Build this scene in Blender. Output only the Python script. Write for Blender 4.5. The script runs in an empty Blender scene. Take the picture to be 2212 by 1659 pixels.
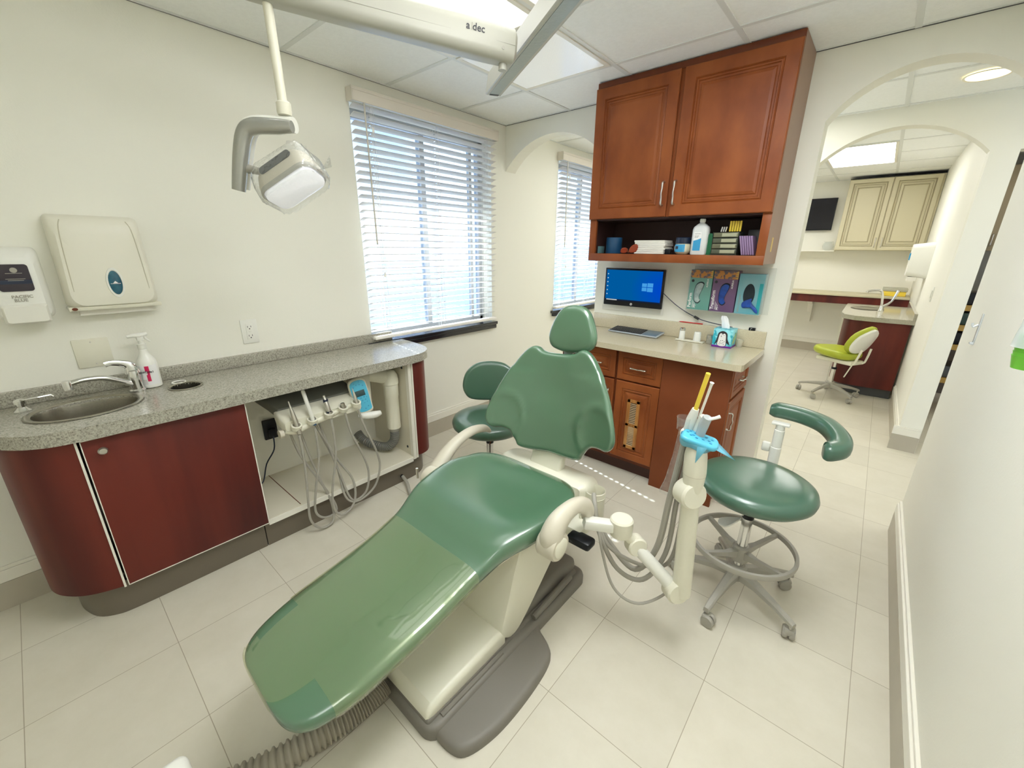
import bpy, bmesh, math, random
from mathutils import Vector as V, Matrix as M4, Euler
from math import sin, cos, pi, radians as rad
random.seed(7)
S = bpy.context.scene
COL = S.collection

# ---------------------------------------------------------------- camera, exposure
cam_d = bpy.data.cameras.new('camera'); cam = bpy.data.objects.new('camera', cam_d); COL.objects.link(cam)
YAW, PITCH, ROLL, FPX = -0.70936568, 0.31783741, 0.00881761, 889.0553
f = V((sin(YAW)*cos(PITCH), cos(YAW)*cos(PITCH), -sin(PITCH)))
r0 = V((cos(YAW), -sin(YAW), 0)); u0 = r0.cross(f)
r = r0*cos(ROLL)+u0*sin(ROLL); u = -r0*sin(ROLL)+u0*cos(ROLL)
cam.matrix_world = M4(((r.x, u.x, -f.x, 0), (r.y, u.y, -f.y, 0), (r.z, u.z, -f.z, 1.48), (0, 0, 0, 1)))
cam_d.sensor_width = 36; cam_d.sensor_fit = 'HORIZONTAL'; cam_d.lens = FPX/2212*36
cam_d.clip_start = 0.02; cam_d.clip_end = 200
S.camera = cam
S.cycles.max_bounces = 14; S.cycles.diffuse_bounces = 9; S.cycles.transparent_max_bounces = 16
S.view_settings.view_transform = 'Standard'; S.view_settings.look = 'None'
S.view_settings.exposure = 1.18; S.view_settings.gamma = 1.0; S.view_settings.use_curve_mapping = False

# ---------------------------------------------------------------- sky and sun
W = bpy.data.worlds.new('sky'); S.world = W; W.use_nodes = True
nt = W.node_tree; bg = nt.nodes['Background']
tc = nt.nodes.new('ShaderNodeTexCoord'); nz = nt.nodes.new('ShaderNodeTexNoise'); nz.inputs['Scale'].default_value = 5
cr = nt.nodes.new('ShaderNodeValToRGB')
cr.color_ramp.elements[0].position = .35; cr.color_ramp.elements[0].color = (.42, .58, .92, 1)
cr.color_ramp.elements[1].position = .62; cr.color_ramp.elements[1].color = (.80, .90, 1, 1)
nt.links.new(tc.outputs['Generated'], nz.inputs['Vector']); nt.links.new(nz.outputs['Fac'], cr.inputs['Fac'])
nt.links.new(cr.outputs['Color'], bg.inputs['Color']); bg.inputs['Strength'].default_value = 1.9
sun_d = bpy.data.lights.new('sun', 'SUN'); sun_d.energy = 19; sun_d.angle = rad(.5); sun_d.color = (1, .96, .88)
sun = bpy.data.objects.new('sun', sun_d); COL.objects.link(sun)
EL = rad(44); sd = V((.985*cos(EL), -.18*cos(EL), -sin(EL)))
sun.rotation_euler = sd.to_track_quat('-Z', 'Y').to_euler(); sun.location = (-6, 3, 6)
LENS_E = 1.0      # strength of the lit ceiling lenses

# ---------------------------------------------------------------- materials
MATS = {}
def mat(name, col, rough=.5, metal=0, spec=.5, bump=0, bscale=60, var=0, vscale=8, col2=None, stretch=None, coat=0, trans=0, emis=None, alpha=1, sub=0, detail=3, lo=.35, hi=.65):
    if name in MATS: return MATS[name]
    m = bpy.data.materials.new(name); m.use_nodes = True; nt = m.node_tree; b = nt.nodes['Principled BSDF']
    b.inputs['Base Color'].default_value = (*col, 1); b.inputs['Roughness'].default_value = rough
    b.inputs['Metallic'].default_value = metal; b.inputs['Specular IOR Level'].default_value = spec
    b.inputs['Coat Weight'].default_value = coat; b.inputs['Coat Roughness'].default_value = .2
    b.inputs['Transmission Weight'].default_value = trans; b.inputs['Alpha'].default_value = alpha
    if sub:
        b.inputs['Subsurface Weight'].default_value = sub
    if emis: b.inputs['Emission Color'].default_value = (*emis[0], 1); b.inputs['Emission Strength'].default_value = emis[1]
    tc = nt.nodes.new('ShaderNodeTexCoord')
    vec = tc.outputs['Object']
    if stretch:
        mp = nt.nodes.new('ShaderNodeMapping'); mp.inputs['Scale'].default_value = stretch
        nt.links.new(vec, mp.inputs['Vector']); vec = mp.outputs['Vector']
    if var or col2:
        n = nt.nodes.new('ShaderNodeTexNoise'); n.inputs['Scale'].default_value = vscale; n.inputs['Detail'].default_value = detail
        nt.links.new(vec, n.inputs['Vector'])
        cr = nt.nodes.new('ShaderNodeValToRGB'); e = cr.color_ramp.elements
        c2 = col2 or tuple(c*(1-var) for c in col)
        e[0].position = lo; e[0].color = (*c2, 1); e[1].position = hi; e[1].color = (*col, 1)
        nt.links.new(n.outputs['Fac'], cr.inputs['Fac']); nt.links.new(cr.outputs['Color'], b.inputs['Base Color'])
    if bump:
        n = nt.nodes.new('ShaderNodeTexNoise'); n.inputs['Scale'].default_value = bscale; n.inputs['Detail'].default_value = 2
        nt.links.new(vec, n.inputs['Vector'])
        bp = nt.nodes.new('ShaderNodeBump'); bp.inputs['Strength'].default_value = bump; bp.inputs['Distance'].default_value = .002
        nt.links.new(n.outputs['Fac'], bp.inputs['Height']); nt.links.new(bp.outputs['Normal'], b.inputs['Normal'])
    MATS[name] = m; return m

WALL = mat('wall_paint', (.82, .812, .735), .55, bump=.15, bscale=150)
FWALL = mat('far_wall_paint', (.86, .85, .78), .55, bump=.15, bscale=150)
CEIL = mat('ceiling_tile', (.91, .93, .93), .9, bump=.5, bscale=220, var=.03, vscale=60)
TEE = mat('ceiling_tee', (.74, .76, .75), .5)
WTRIM = mat('white_trim', (.80, .78, .70), .35)
BTILE = mat('base_tile', (.47, .43, .35), .4, var=.06, vscale=6)
VINYL = mat('green_vinyl', (.070, .162, .092), .25, spec=1.0, coat=.7, bump=.015, bscale=400, var=.05, vscale=3)
DVINYL = mat('dark_green_vinyl', (.045, .115, .072), .28, spec=.8, coat=.3, bump=.015, bscale=400)
GVINYL = mat('stool_green_vinyl', (.052, .130, .088), .28, spec=.8, coat=.3, bump=.015, bscale=400)
CREAM = mat('cream_plastic', (.74, .72, .60), .32)
CREAM2 = mat('taupe_cream_plastic', (.60, .56, .46), .38)
WHITE = mat('white_plastic', (.80, .80, .75), .3)
PWHITE = mat('cool_white_plastic', (.74, .74, .68), .35)
GREYP = mat('grey_plastic', (.38, .365, .32), .42)
GREYB = mat('base_grey', (.185, .17, .145), .5, bump=.08, bscale=300)
GREYH = mat('hose_grey', (.36, .345, .30), .45)
DGREY = mat('dark_grey', (.06, .065, .07), .4)
BLACK = mat('black_plastic', (.008, .009, .012), .35, spec=.3)
ARMC = mat('arm_cream', (.42, .415, .36), .35)
CHROME = mat('chrome', (.75, .75, .74), .13, metal=1)
STEEL = mat('brushed_steel', (.36, .34, .29), .27, metal=1, bump=.1, bscale=90, stretch=(1, 1, 20))
NICKEL = mat('brushed_nickel', (.62, .60, .56), .28, metal=1)
MAHOG = mat('mahogany', (.150, .026, .018), .42, spec=.3, col2=(.065, .012, .011), vscale=2.2, stretch=(2.4, 2.4, .25), detail=4)
MAPLE = mat('maple_stain', (.30, .085, .022), .42, spec=.3, col2=(.20, .048, .012), vscale=4, stretch=(1.5, 1.5, .8), detail=4)
MAPLED = mat('maple_dark', (.16, .040, .014), .45, spec=.3, col2=(.13, .034, .014), vscale=4, stretch=(1.5, 1.5, .8), detail=4)
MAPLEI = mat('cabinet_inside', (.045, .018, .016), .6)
MAPLEG = mat('cabinet_end_panel', (.28, .155, .095), .35, var=.08, vscale=3)
OAK = mat('oak', (.50, .24, .065), .4, col2=(.33, .13, .03), vscale=10, stretch=(6, 6, .7), detail=5)
QUARTZ = mat('cream_quartz', (.62, .56, .41), .12, col2=(.55, .49, .35), vscale=220, coat=.3)
KICK = mat('taupe_metal', (.17, .145, .11), .35, metal=.25, bump=.08, bscale=200)
ANTIQUE = mat('antique_cream', (.60, .55, .38), .4)
ANTIQUED = mat('antique_glaze', (.28, .24, .14), .5)
MELAM = mat('white_melamine', (.72, .68, .56), .4)
SLAT = None
BLINDW = mat('blind_white', (.86, .84, .80), .4)
BLINDH = mat('blind_headrail', (.74, .69, .62), .45)
SILL = mat('black_sill', (.012, .014, .02), .12, coat=.5)
PLASTIC_CLR = mat('clear_bag', (.9, .92, .92), .12, alpha=.16, spec=.9)
SLEEVE = mat('clear_sleeve', (.62, .68, .52), .05, alpha=.13, spec=.8, coat=.6)
ACRYL = mat('clear_acrylic', (.85, .88, .86), .06, alpha=.25, spec=.9)
BLUEF = mat('blue_film', (.10, .50, .72), .25, alpha=.93, bump=.2, bscale=90)
BLUET = mat('blue_film_loose', (.18, .58, .78), .2, alpha=.6)
BLUED = mat('blue_button', (.02, .25, .48), .3)
LCD = mat('lcd', (.04, .08, .09), .2)
TAPE = mat('glass_clear', (.9, .95, .95), .02, alpha=.12, spec=.9)
RED = mat('red_plastic', (.55, .02, .015), .3)
YEL = mat('yellow_plastic', (.88, .66, .07), .35)
ORNG = mat('orange_clear', (.30, .05, .02), .15)
PAPER = mat('paper', (.82, .80, .74), .8)
TISSUE = mat('tissue', (.85, .87, .90), .9)
LIME = mat('lime_vinyl', (.40, .46, .03), .35)
LIMEC = mat('green_cups', (.16, .50, .05), .3)
BLUEM = mat('blue_plastic', (.012, .07, .17), .35)
NAVY = mat('navy_plastic', (.01, .02, .05), .35)
GUMB = mat('milky_plastic', (.72, .74, .74), .35, alpha=.93)
LABW = mat('label_white', (.8, .8, .8), .5)
LABB = mat('label_blue', (.04, .32, .60), .4)
INK = mat('ink', (.02, .02, .03), .5)
GINK = mat('grey_ink', (.35, .33, .28), .5)
PINKR = mat('label_magenta', (.60, .01, .09), .4)
TEALB = mat('teal_card', (.10, .30, .26), .35, col2=(.20, .40, .36), vscale=3)
PURPB = mat('purple_card', (.09, .045, .14), .35, col2=(.22, .13, .24), vscale=3, lo=.3, hi=.7)
AQUAB = mat('aqua_card', (.08, .38, .47), .35, col2=(.30, .50, .56), vscale=4, lo=.3, hi=.7)
COLLAGE = mat('printed_collage', (.55, .24, .06), .4, col2=(.12, .11, .15), vscale=45, detail=2, lo=.42, hi=.52)
GOLDC = mat('gold_card', (.62, .42, .10), .4)
GLOVEW = mat('pale_glove', (.42, .52, .52), .5, col2=(.25, .34, .34), vscale=30)
GLOVEB = mat('blue_glove', (.01, .08, .42), .4, col2=(.01, .04, .22), vscale=30)
DARKH = mat('dark_hole', (.01, .02, .03), .7)
TURQ = mat('turquoise_print', (.02, .42, .55), .4, col2=(.3, .75, .85), vscale=30, lo=.5, hi=.6)
PURP = mat('purple_print', (.17, .02, .32), .4)
LILAC = mat('lilac_paper', (.30, .20, .36), .7)
STICKY = mat('sticky_note', (.75, .56, .22), .7)
GREENT = mat('green_clear', (.01, .12, .05), .2)
SMOKE = mat('smoky_acrylic', (.06, .07, .055), .15, alpha=.75)
COTTON = mat('packet_card', (.38, .38, .26), .7)

def emission(name, col, s):
    m = bpy.data.materials.new(name); m.use_nodes = True; nt = m.node_tree; nt.nodes.clear()
    e = nt.nodes.new('ShaderNodeEmission'); o = nt.nodes.new('ShaderNodeOutputMaterial')
    e.inputs['Color'].default_value = (*col, 1); e.inputs['Strength'].default_value = s
    nt.links.new(e.outputs[0], o.inputs[0]); return m
def slat_mat():
    m = bpy.data.materials.new('blind_slat'); m.use_nodes = True; nt = m.node_tree; b = nt.nodes['Principled BSDF']
    b.inputs['Base Color'].default_value = (.86, .85, .84, 1); b.inputs['Roughness'].default_value = .4
    t = nt.nodes.new('ShaderNodeBsdfTranslucent'); t.inputs[0].default_value = (.92, .88, .82, 1)
    mx = nt.nodes.new('ShaderNodeMixShader'); mx.inputs[0].default_value = .48
    nt.links.new(b.outputs[0], mx.inputs[1]); nt.links.new(t.outputs[0], mx.inputs[2])
    nt.links.new(mx.outputs[0], nt.nodes['Material Output'].inputs[0]); return m
SLAT = slat_mat()
def glass_mat():
    m = bpy.data.materials.new('window_glass'); m.use_nodes = True; nt = m.node_tree; nt.nodes.clear()
    o = nt.nodes.new('ShaderNodeOutputMaterial'); t = nt.nodes.new('ShaderNodeBsdfTransparent'); g = nt.nodes.new('ShaderNodeBsdfGlossy')
    g.inputs['Roughness'].default_value = .02; t.inputs[0].default_value = (.66, .73, .80, 1)
    mx = nt.nodes.new('ShaderNodeMixShader'); mx.inputs[0].default_value = .07
    nt.links.new(t.outputs[0], mx.inputs[1]); nt.links.new(g.outputs[0], mx.inputs[2]); nt.links.new(mx.outputs[0], o.inputs[0]); return m
GLASS = glass_mat()
def tile_floor():
    m = bpy.data.materials.new('floor_tile'); m.use_nodes = True; nt = m.node_tree; b = nt.nodes['Principled BSDF']
    tc = nt.nodes.new('ShaderNodeTexCoord'); sp = nt.nodes.new('ShaderNodeSeparateXYZ'); nt.links.new(tc.outputs['Object'], sp.inputs[0])
    def math(op, a, bb=None, c=None):
        n = nt.nodes.new('ShaderNodeMath'); n.operation = op
        for i, x in enumerate((a, bb, c)):
            if x is None: continue
            if isinstance(x, (int, float)): n.inputs[i].default_value = x
            else: nt.links.new(x, n.inputs[i])
        return n.outputs[0]
    T = .4021
    masks = []
    cells = []
    for ax, o in ((0, .232), (1, .0745)):
        q = math('DIVIDE', math('SUBTRACT', sp.outputs[ax], o), T)
        fr = math('FRACT', q); cells.append(math('FLOOR', q))
        d = math('MINIMUM', fr, math('SUBTRACT', 1.0, fr))
        masks.append(math('SUBTRACT', 1, math('MULTIPLY', math('MINIMUM', math('DIVIDE', d, .0042), 1), 1)))
    g = math('MAXIMUM', masks[0], masks[1])
    n1 = nt.nodes.new('ShaderNodeTexNoise'); n1.inputs['Scale'].default_value = 4; n1.inputs['Detail'].default_value = 6; n1.inputs['Roughness'].default_value = .7
    nt.links.new(tc.outputs['Object'], n1.inputs['Vector'])
    cr = nt.nodes.new('ShaderNodeValToRGB'); e = cr.color_ramp.elements
    e[0].position = .3; e[0].color = (.61, .575, .475, 1); e[1].position = .7; e[1].color = (.67, .635, .54, 1)
    nt.links.new(n1.outputs['Fac'], cr.inputs['Fac'])
    wn = nt.nodes.new('ShaderNodeTexWhiteNoise'); wn.noise_dimensions = '2D'
    cb = nt.nodes.new('ShaderNodeCombineXYZ'); nt.links.new(cells[0], cb.inputs[0]); nt.links.new(cells[1], cb.inputs[1]); nt.links.new(cb.outputs[0], wn.inputs['Vector'])
    v = math('MULTIPLY_ADD', wn.outputs['Value'], .06, .97)
    hs = nt.nodes.new('ShaderNodeHueSaturation'); nt.links.new(cr.outputs[0], hs.inputs['Color']); nt.links.new(v, hs.inputs['Value'])
    mx = nt.nodes.new('ShaderNodeMix'); mx.data_type = 'RGBA'; mx.inputs[7].default_value = (.26, .22, .15, 1)
    nt.links.new(g, mx.inputs[0]); nt.links.new(hs.outputs[0], mx.inputs[6]); nt.links.new(mx.outputs[2], b.inputs['Base Color'])
    b.inputs['Roughness'].default_value = .42; b.inputs['Specular IOR Level'].default_value = .35
    return m
FLOOR = tile_floor()
def granite():
    m = bpy.data.materials.new('grey_granite_laminate'); m.use_nodes = True; nt = m.node_tree; b = nt.nodes['Principled BSDF']
    tc = nt.nodes.new('ShaderNodeTexCoord'); n1 = nt.nodes.new('ShaderNodeTexNoise'); n1.inputs['Scale'].default_value = 170; n1.inputs['Detail'].default_value = 4; n1.inputs['Roughness'].default_value = .7
    n1.inputs['Distortion'].default_value = .6
    nt.links.new(tc.outputs['Object'], n1.inputs['Vector']); cr = nt.nodes.new('ShaderNodeValToRGB'); e = cr.color_ramp.elements
    e[0].position = .34; e[0].color = (.15, .14, .115, 1); e[1].position = .60; e[1].color = (.46, .44, .37, 1)
    x = e.new(.47); x.color = (.33, .315, .265, 1)
    nt.links.new(n1.outputs['Fac'], cr.inputs['Fac']); nt.links.new(cr.outputs[0], b.inputs['Base Color']); b.inputs['Roughness'].default_value = .22; b.inputs['Specular IOR Level'].default_value = .6
    return m
GRANITE = granite()
def lens_mat(name, e, col=(1, .985, .94)):
    m = bpy.data.materials.new(name); m.use_nodes = True; nt = m.node_tree; b = nt.nodes['Principled BSDF']
    tc = nt.nodes.new('ShaderNodeTexCoord'); ck = nt.nodes.new('ShaderNodeTexChecker'); ck.inputs['Scale'].default_value = 110
    nt.links.new(tc.outputs['Object'], ck.inputs['Vector'])
    b.inputs['Base Color'].default_value = (.62, .66, .66, 1); b.inputs['Roughness'].default_value = .15
    bp = nt.nodes.new('ShaderNodeBump'); bp.inputs['Strength'].default_value = .4; bp.inputs['Distance'].default_value = .003
    nt.links.new(ck.outputs['Fac'], bp.inputs['Height']); nt.links.new(bp.outputs[0], b.inputs['Normal'])
    b.inputs['Emission Color'].default_value = (*col, 1); b.inputs['Emission Strength'].default_value = e; return m
LENS = lens_mat('lit_lens', LENS_E, (1, 1, .97)); LENS_FILL = lens_mat('fill_lens', 7.5, (.98, 1, 1)); LENSD = lens_mat('unlit_lens', 0.12); LENSF = lens_mat('far_lens', 4.4, (1, .98, .93))

def film(name, tint, dif, gl, rough=.08, bump=.5, bscale=25):
    m = bpy.data.materials.new(name); m.use_nodes = True; nt = m.node_tree; nt.nodes.clear(); N = nt.nodes.new; L = nt.links.new
    o = N('ShaderNodeOutputMaterial'); t = N('ShaderNodeBsdfTransparent'); t.inputs[0].default_value = (*tint, 1)
    d = N('ShaderNodeBsdfDiffuse'); d.inputs[0].default_value = (*tint, 1); g = N('ShaderNodeBsdfGlossy'); g.inputs['Roughness'].default_value = rough
    a = N('ShaderNodeMixShader'); a.inputs[0].default_value = dif; L(t.outputs[0], a.inputs[1]); L(d.outputs[0], a.inputs[2])
    lw = N('ShaderNodeLayerWeight'); lw.inputs['Blend'].default_value = .5
    p = N('ShaderNodeMath'); p.operation = 'POWER'; p.inputs[1].default_value = 3; L(lw.outputs['Facing'], p.inputs[0])
    q = N('ShaderNodeMath'); q.operation = 'MULTIPLY_ADD'; q.inputs[1].default_value = gl; q.inputs[2].default_value = .06; L(p.outputs[0], q.inputs[0])
    b = N('ShaderNodeMixShader'); L(q.outputs[0], b.inputs[0]); L(a.outputs[0], b.inputs[1]); L(g.outputs[0], b.inputs[2]); L(b.outputs[0], o.inputs[0])
    tc = N('ShaderNodeTexCoord'); n = N('ShaderNodeTexNoise'); n.inputs['Scale'].default_value = bscale; n.inputs['Detail'].default_value = 1; L(tc.outputs['Object'], n.inputs['Vector'])
    bp = N('ShaderNodeBump'); bp.inputs['Strength'].default_value = bump; bp.inputs['Distance'].default_value = .01; L(n.outputs['Fac'], bp.inputs['Height'])
    L(bp.outputs[0], g.inputs['Normal'])
    return m
SLEEVE = film('clear_sleeve_film', (.94, .96, .80), .055, .6, .06, .25, 9)
PLASTIC_CLR = film('clear_bag_film', (.96, .97, .97), .07, 1.0, .10, 1.0, 45)

# ---------------------------------------------------------------- mesh helpers
ORG = {}
class MB:
    def __init__(s): s.bm = bmesh.new()
    def _add(s, vs, fs):
        b = [s.bm.verts.new(v) for v in vs]
        for q in fs:
            try: s.bm.faces.new([b[i] for i in q])
            except ValueError: pass
        return s
    def box(s, a, b, bev=0, M=None, seg=2):
        t = bmesh.new(); bmesh.ops.create_cube(t, size=1)
        a = V(a); b = V(b); c = (a+b)/2; d = b-a
        for v in t.verts: v.co = V((v.co.x*d.x, v.co.y*d.y, v.co.z*d.z))+c
        if bev: bmesh.ops.bevel(t, geom=t.edges[:], offset=min(bev, min(abs(x) for x in d)*.49), segments=seg, profile=.5, affect='EDGES')
        if M: t.transform(M)
        s.merge(t); return s
    def merge(s, t):
        me = bpy.data.meshes.new('t'); t.to_mesh(me); s.bm.from_mesh(me); bpy.data.meshes.remove(me); t.free()
    def tube(s, pts, rr=.01, n=10, sm=0, cap=True, sq=None):
        pts = [V(p) for p in pts]
        R_ = rr if isinstance(rr, (list, tuple)) else [rr]*len(pts)
        if sm: pts, R_ = cat(pts, R_, sm)
        T = []
        for i in range(len(pts)):
            a = pts[max(i-1, 0)]; b = pts[min(i+1, len(pts)-1)]; d = (b-a)
            T.append(d.normalized() if d.length > 1e-9 else V((0, 0, 1)))
        up = V((0, 0, 1)) if abs(T[0].z) < .9 else V((1, 0, 0))
        nn = T[0].cross(up).normalized(); vs = []; fs = []
        for i, p in enumerate(pts):
            nn = (nn-T[i]*nn.dot(T[i])).normalized(); bb = T[i].cross(nn)
            for k in range(n):
                a = 2*pi*k/n
                x, y = cos(a), sin(a)
                if sq: x *= sq[0]; y *= sq[1]
                vs.append(p+nn*(x*R_[i])+bb*(y*R_[i]))
        for i in range(len(pts)-1):
            for k in range(n): fs.append((i*n+k, i*n+(k+1) % n, (i+1)*n+(k+1) % n, (i+1)*n+k))
        if cap: fs.append(tuple(range(n))[::-1]); fs.append(tuple((len(pts)-1)*n+k for k in range(n)))
        return s._add(vs, fs)
    def lathe(s, prof, c=(0, 0, 0), n=24, M=None, cap=True, sx=1, sy=1):
        vs = []; fs = []
        for (rr, z) in prof:
            for k in range(n):
                a = 2*pi*k/n; p = V((rr*cos(a)*sx, rr*sin(a)*sy, z))
                vs.append((M @ p if M else p)+V(c))
        m = len(prof)
        for i in range(m-1):
            for k in range(n): fs.append((i*n+k, i*n+(k+1) % n, (i+1)*n+(k+1) % n, (i+1)*n+k))
        if cap: fs.append(tuple(range(n))[::-1]); fs.append(tuple((m-1)*n+k for k in range(n)))
        return s._add(vs, fs)
    def rings(s, R_, cap=True, closed=True):
        n = len(R_[0]); vs = [p for q in R_ for p in q]; fs = []
        for i in range(len(R_)-1):
            for k in range(n if closed else n-1): fs.append((i*n+k, i*n+(k+1) % n, (i+1)*n+(k+1) % n, (i+1)*n+k))
        if cap: fs.append(tuple(range(n))[::-1]); fs.append(tuple((len(R_)-1)*n+k for k in range(n)))
        return s._add(vs, fs)
    def prism(s, poly, ax, a, b):
        def P(p, t):
            return {0: V((t, p[0], p[1])), 1: V((p[0], t, p[1])), 2: V((p[0], p[1], t))}[ax]
        return s.rings([[P(p, a) for p in poly], [P(p, b) for p in poly]])
    def pad(s, out, O, U, Vv, t, r_, dome=0, warp=None, back=None, n_in=6):
        U = V(U).normalized(); Vv = V(Vv).normalized(); N = U.cross(Vv); O = V(O)
        n = len(out); ctr = V((sum(p[0] for p in out)/n, sum(p[1] for p in out)/n)); nr = []
        for i in range(n):
            a = V(out[i-1]); b = V(out[(i+1) % n]); d = (b-a); q = V((-d.y, d.x)); nr.append(q.normalized() if q.length else q)
        area = sum(out[i][0]*out[(i+1) % n][1]-out[(i+1) % n][0]*out[i][1] for i in range(n))
        if area < 0: nr = [-q for q in nr]
        def P(x, y, h): return O+U*x+Vv*y+N*(h+(warp(x, y) if warp else 0))
        side = []
        for sg in (1, -1):
            L = []
            st = 5
            for k in range(st+1):
                a = (pi/2)*k/st; ins = r_*(1-cos(a)); h = (t/2)*sin(a)
                L.append([(V(out[i])+nr[i]*ins, h*sg) for i in range(n)])
            base = L[-1]
            for j in range(1, n_in):
                fct = 1-j/n_in
                dm = (dome if sg > 0 else (back or 0))*(1-fct**2)
                L.append([(ctr+(base[i][0]-ctr)*fct, (t/2+dm)*sg) for i in range(n)])
            side.append(L)
        rg = [[P(p.x, p.y, h) for p, h in q] for q in reversed(side[1][1:])]+[[P(p.x, p.y, h) for p, h in q] for q in side[0]]
        s.rings(rg, cap=False)
        m = len(rg)
        bm = s.bm; bm.verts.ensure_lookup_table(); base = len(bm.verts)-m*n
        for idx, sg in ((0, -1), (m-1, 1)):
            dm = dome if sg > 0 else (back or 0)
            cv = bm.verts.new(P(ctr.x, ctr.y, (t/2+dm)*sg)); bm.verts.ensure_lookup_table()
            for k in range(n):
                a, b = bm.verts[base+idx*n+k], bm.verts[base+idx*n+(k+1) % n]
                bm.faces.new((a, b, cv) if sg > 0 else (b, a, cv))
        return s
    def build(s, name, m, parent=None, smooth=True, org=None, label=None, keep_sharp=35, sub=0):
        bmesh.ops.remove_doubles(s.bm, verts=s.bm.verts, dist=1e-6)
        bmesh.ops.recalc_face_normals(s.bm, faces=s.bm.faces)
        o_ = V(org) if org is not None else (ORG[parent.name] if parent else V((0, 0, 0)))
        me = bpy.data.meshes.new(name)
        for v in s.bm.verts: v.co -= o_
        for fc in s.bm.faces: fc.smooth = smooth
        if smooth:
            for e in s.bm.edges:
                if len(e.link_faces) == 2 and e.calc_face_angle(0) > rad(keep_sharp): e.smooth = False
        s.bm.to_mesh(me); s.bm.free(); me.materials.append(m)
        o = bpy.data.objects.new(name, me); COL.objects.link(o); o.parent = parent
        if parent is None: o.location = o_
        ORG[o.name] = o_
        if sub:
            md = o.modifiers.new('s', 'SUBSURF'); md.levels = sub; md.render_levels = sub
        if label: o['label'] = label
        return o
def cat(pts, R_, k, closed=False):
    n = len(pts); out = []; rr = []
    rng = range(n) if closed else range(n-1)
    for i in rng:
        if closed: p0, p1, p2, p3 = pts[(i-1) % n], pts[i], pts[(i+1) % n], pts[(i+2) % n]
        else: p0, p1, p2, p3 = pts[max(i-1, 0)], pts[i], pts[i+1], pts[min(i+2, n-1)]
        for j in range(k):
            t = j/k
            out.append(.5*((2*p1)+(p2-p0)*t+(2*p0-5*p1+4*p2-p3)*t*t+(3*p1-p0-3*p2+p3)*t**3))
            if R_: rr.append(R_[i]*(1-t)+R_[(i+1) % n]*t)
    if not closed: out.append(pts[-1]); rr.append(R_[-1]) if R_ else None
    return out, rr
def crc(pts, k=6):
    o, _ = cat([V((*p, 0)) for p in pts], None, k, True); return [(p.x, p.y) for p in o]
def rrect(w, h, r_, n=5, cx=0, cy=0):
    L = []
    for sx, sy, a0 in ((1, 1, 0), (-1, 1, 90), (-1, -1, 180), (1, -1, 270)):
        for k in range(n+1):
            a = rad(a0+90*k/n); L.append((cx+sx*(w/2-r_)+r_*cos(a), cy+sy*(h/2-r_)+r_*sin(a)))
    return L
def ell(a, b, n=32, cx=0, cy=0): return [(cx+a*cos(2*pi*k/n), cy+b*sin(2*pi*k/n)) for k in range(n)]
def thing(name, label, cat_, loc=(0, 0, 0), group=None, local=False):
    o = bpy.data.objects.new(name, None); COL.objects.link(o); o.location = loc; o['label'] = label; o['category'] = cat_
    o.empty_display_size = .05
    if group: o['group'] = group
    ORG[o.name] = V((0, 0, 0)) if local else V(loc); return o
def tag(o, label, cat_, group=None, kind=None):
    o['label'] = label; o['category'] = cat_
    if group: o['group'] = group
    if kind: o['kind'] = kind
    return o
def struct(mb, name, m, smooth=False, parent=None):
    o = mb.build(name, m, parent, smooth); 
    if parent is None: o['kind'] = 'structure'
    return o
def text(body, size, O, U, Vv, m, parent, name='lettering', depth=.0004, align='LEFT', bold=0):
    cu = bpy.data.curves.new('t', 'FONT'); cu.body = body; cu.size = size; cu.extrude = depth; cu.align_x = align; cu.offset = bold; cu.resolution_u = 3
    t = bpy.data.objects.new('t', cu); COL.objects.link(t)
    dg = bpy.context.evaluated_depsgraph_get(); me = bpy.data.meshes.new_from_object(t.evaluated_get(dg))
    bpy.data.objects.remove(t); bpy.data.curves.remove(cu)
    U = V(U).normalized(); Vv = V(Vv).normalized(); N = U.cross(Vv); o_ = ORG[parent.name]; O = V(O)-o_
    for v in me.vertices: v.co = O+U*v.co.x+Vv*v.co.y+N*v.co.z
    me.materials.clear(); me.materials.append(m)
    o = bpy.data.objects.new(name, me); COL.objects.link(o); o.parent = parent; ORG[o.name] = o_
    return o
def panel_door(W_, H_, T, M, prof):
    """raised panel door: nested rectangles; local x right, z up, -y outward"""
    mb = MB(); R_ = []
    for ins, d in prof:
        R_.append([M @ V((x, -d, z)) for x, z in ((ins, ins), (W_-ins, ins), (W_-ins, H_-ins), (ins, H_-ins))])
    mb.rings([[M @ V((x, 0, z)) for x, z in ((0, 0), (W_, 0), (W_, H_), (0, H_))]]+R_)
    return mb
def door_prof(t, fr=.055):
    return [(0, t-.004), (.004, t), (fr, t), (fr+.004, t-.006), (fr+.010, t-.002), (fr+.015, t-.002), (fr+.019, t-.009), (fr+.028, t-.009), (fr+.032, t-.005), (fr+.045, t-.002)]

# ================================================================= SETTING
XL, YB, XR, ZC = -2.53, 2.845, .357, 2.424
struct(MB().box((-3.4, -1.9, -.06), (3.4, 8.1, 0)), 'floor', FLOOR)
struct(MB().box((-2.73, -1.9, ZC), (3.4, 8.1, ZC+.06)), 'ceiling', CEIL)
def arch_pts(x0, x1, z0, rise, n=20):
    c = (x0+x1)/2; h = (x1-x0)/2; R_ = (h*h+rise*rise)/(2*rise); a0 = math.asin(h/R_)
    return [(c+R_*sin(-a0+2*a0*k/n), z0+rise-R_+R_*cos(-a0+2*a0*k/n)) for k in range(n+1)]
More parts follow.
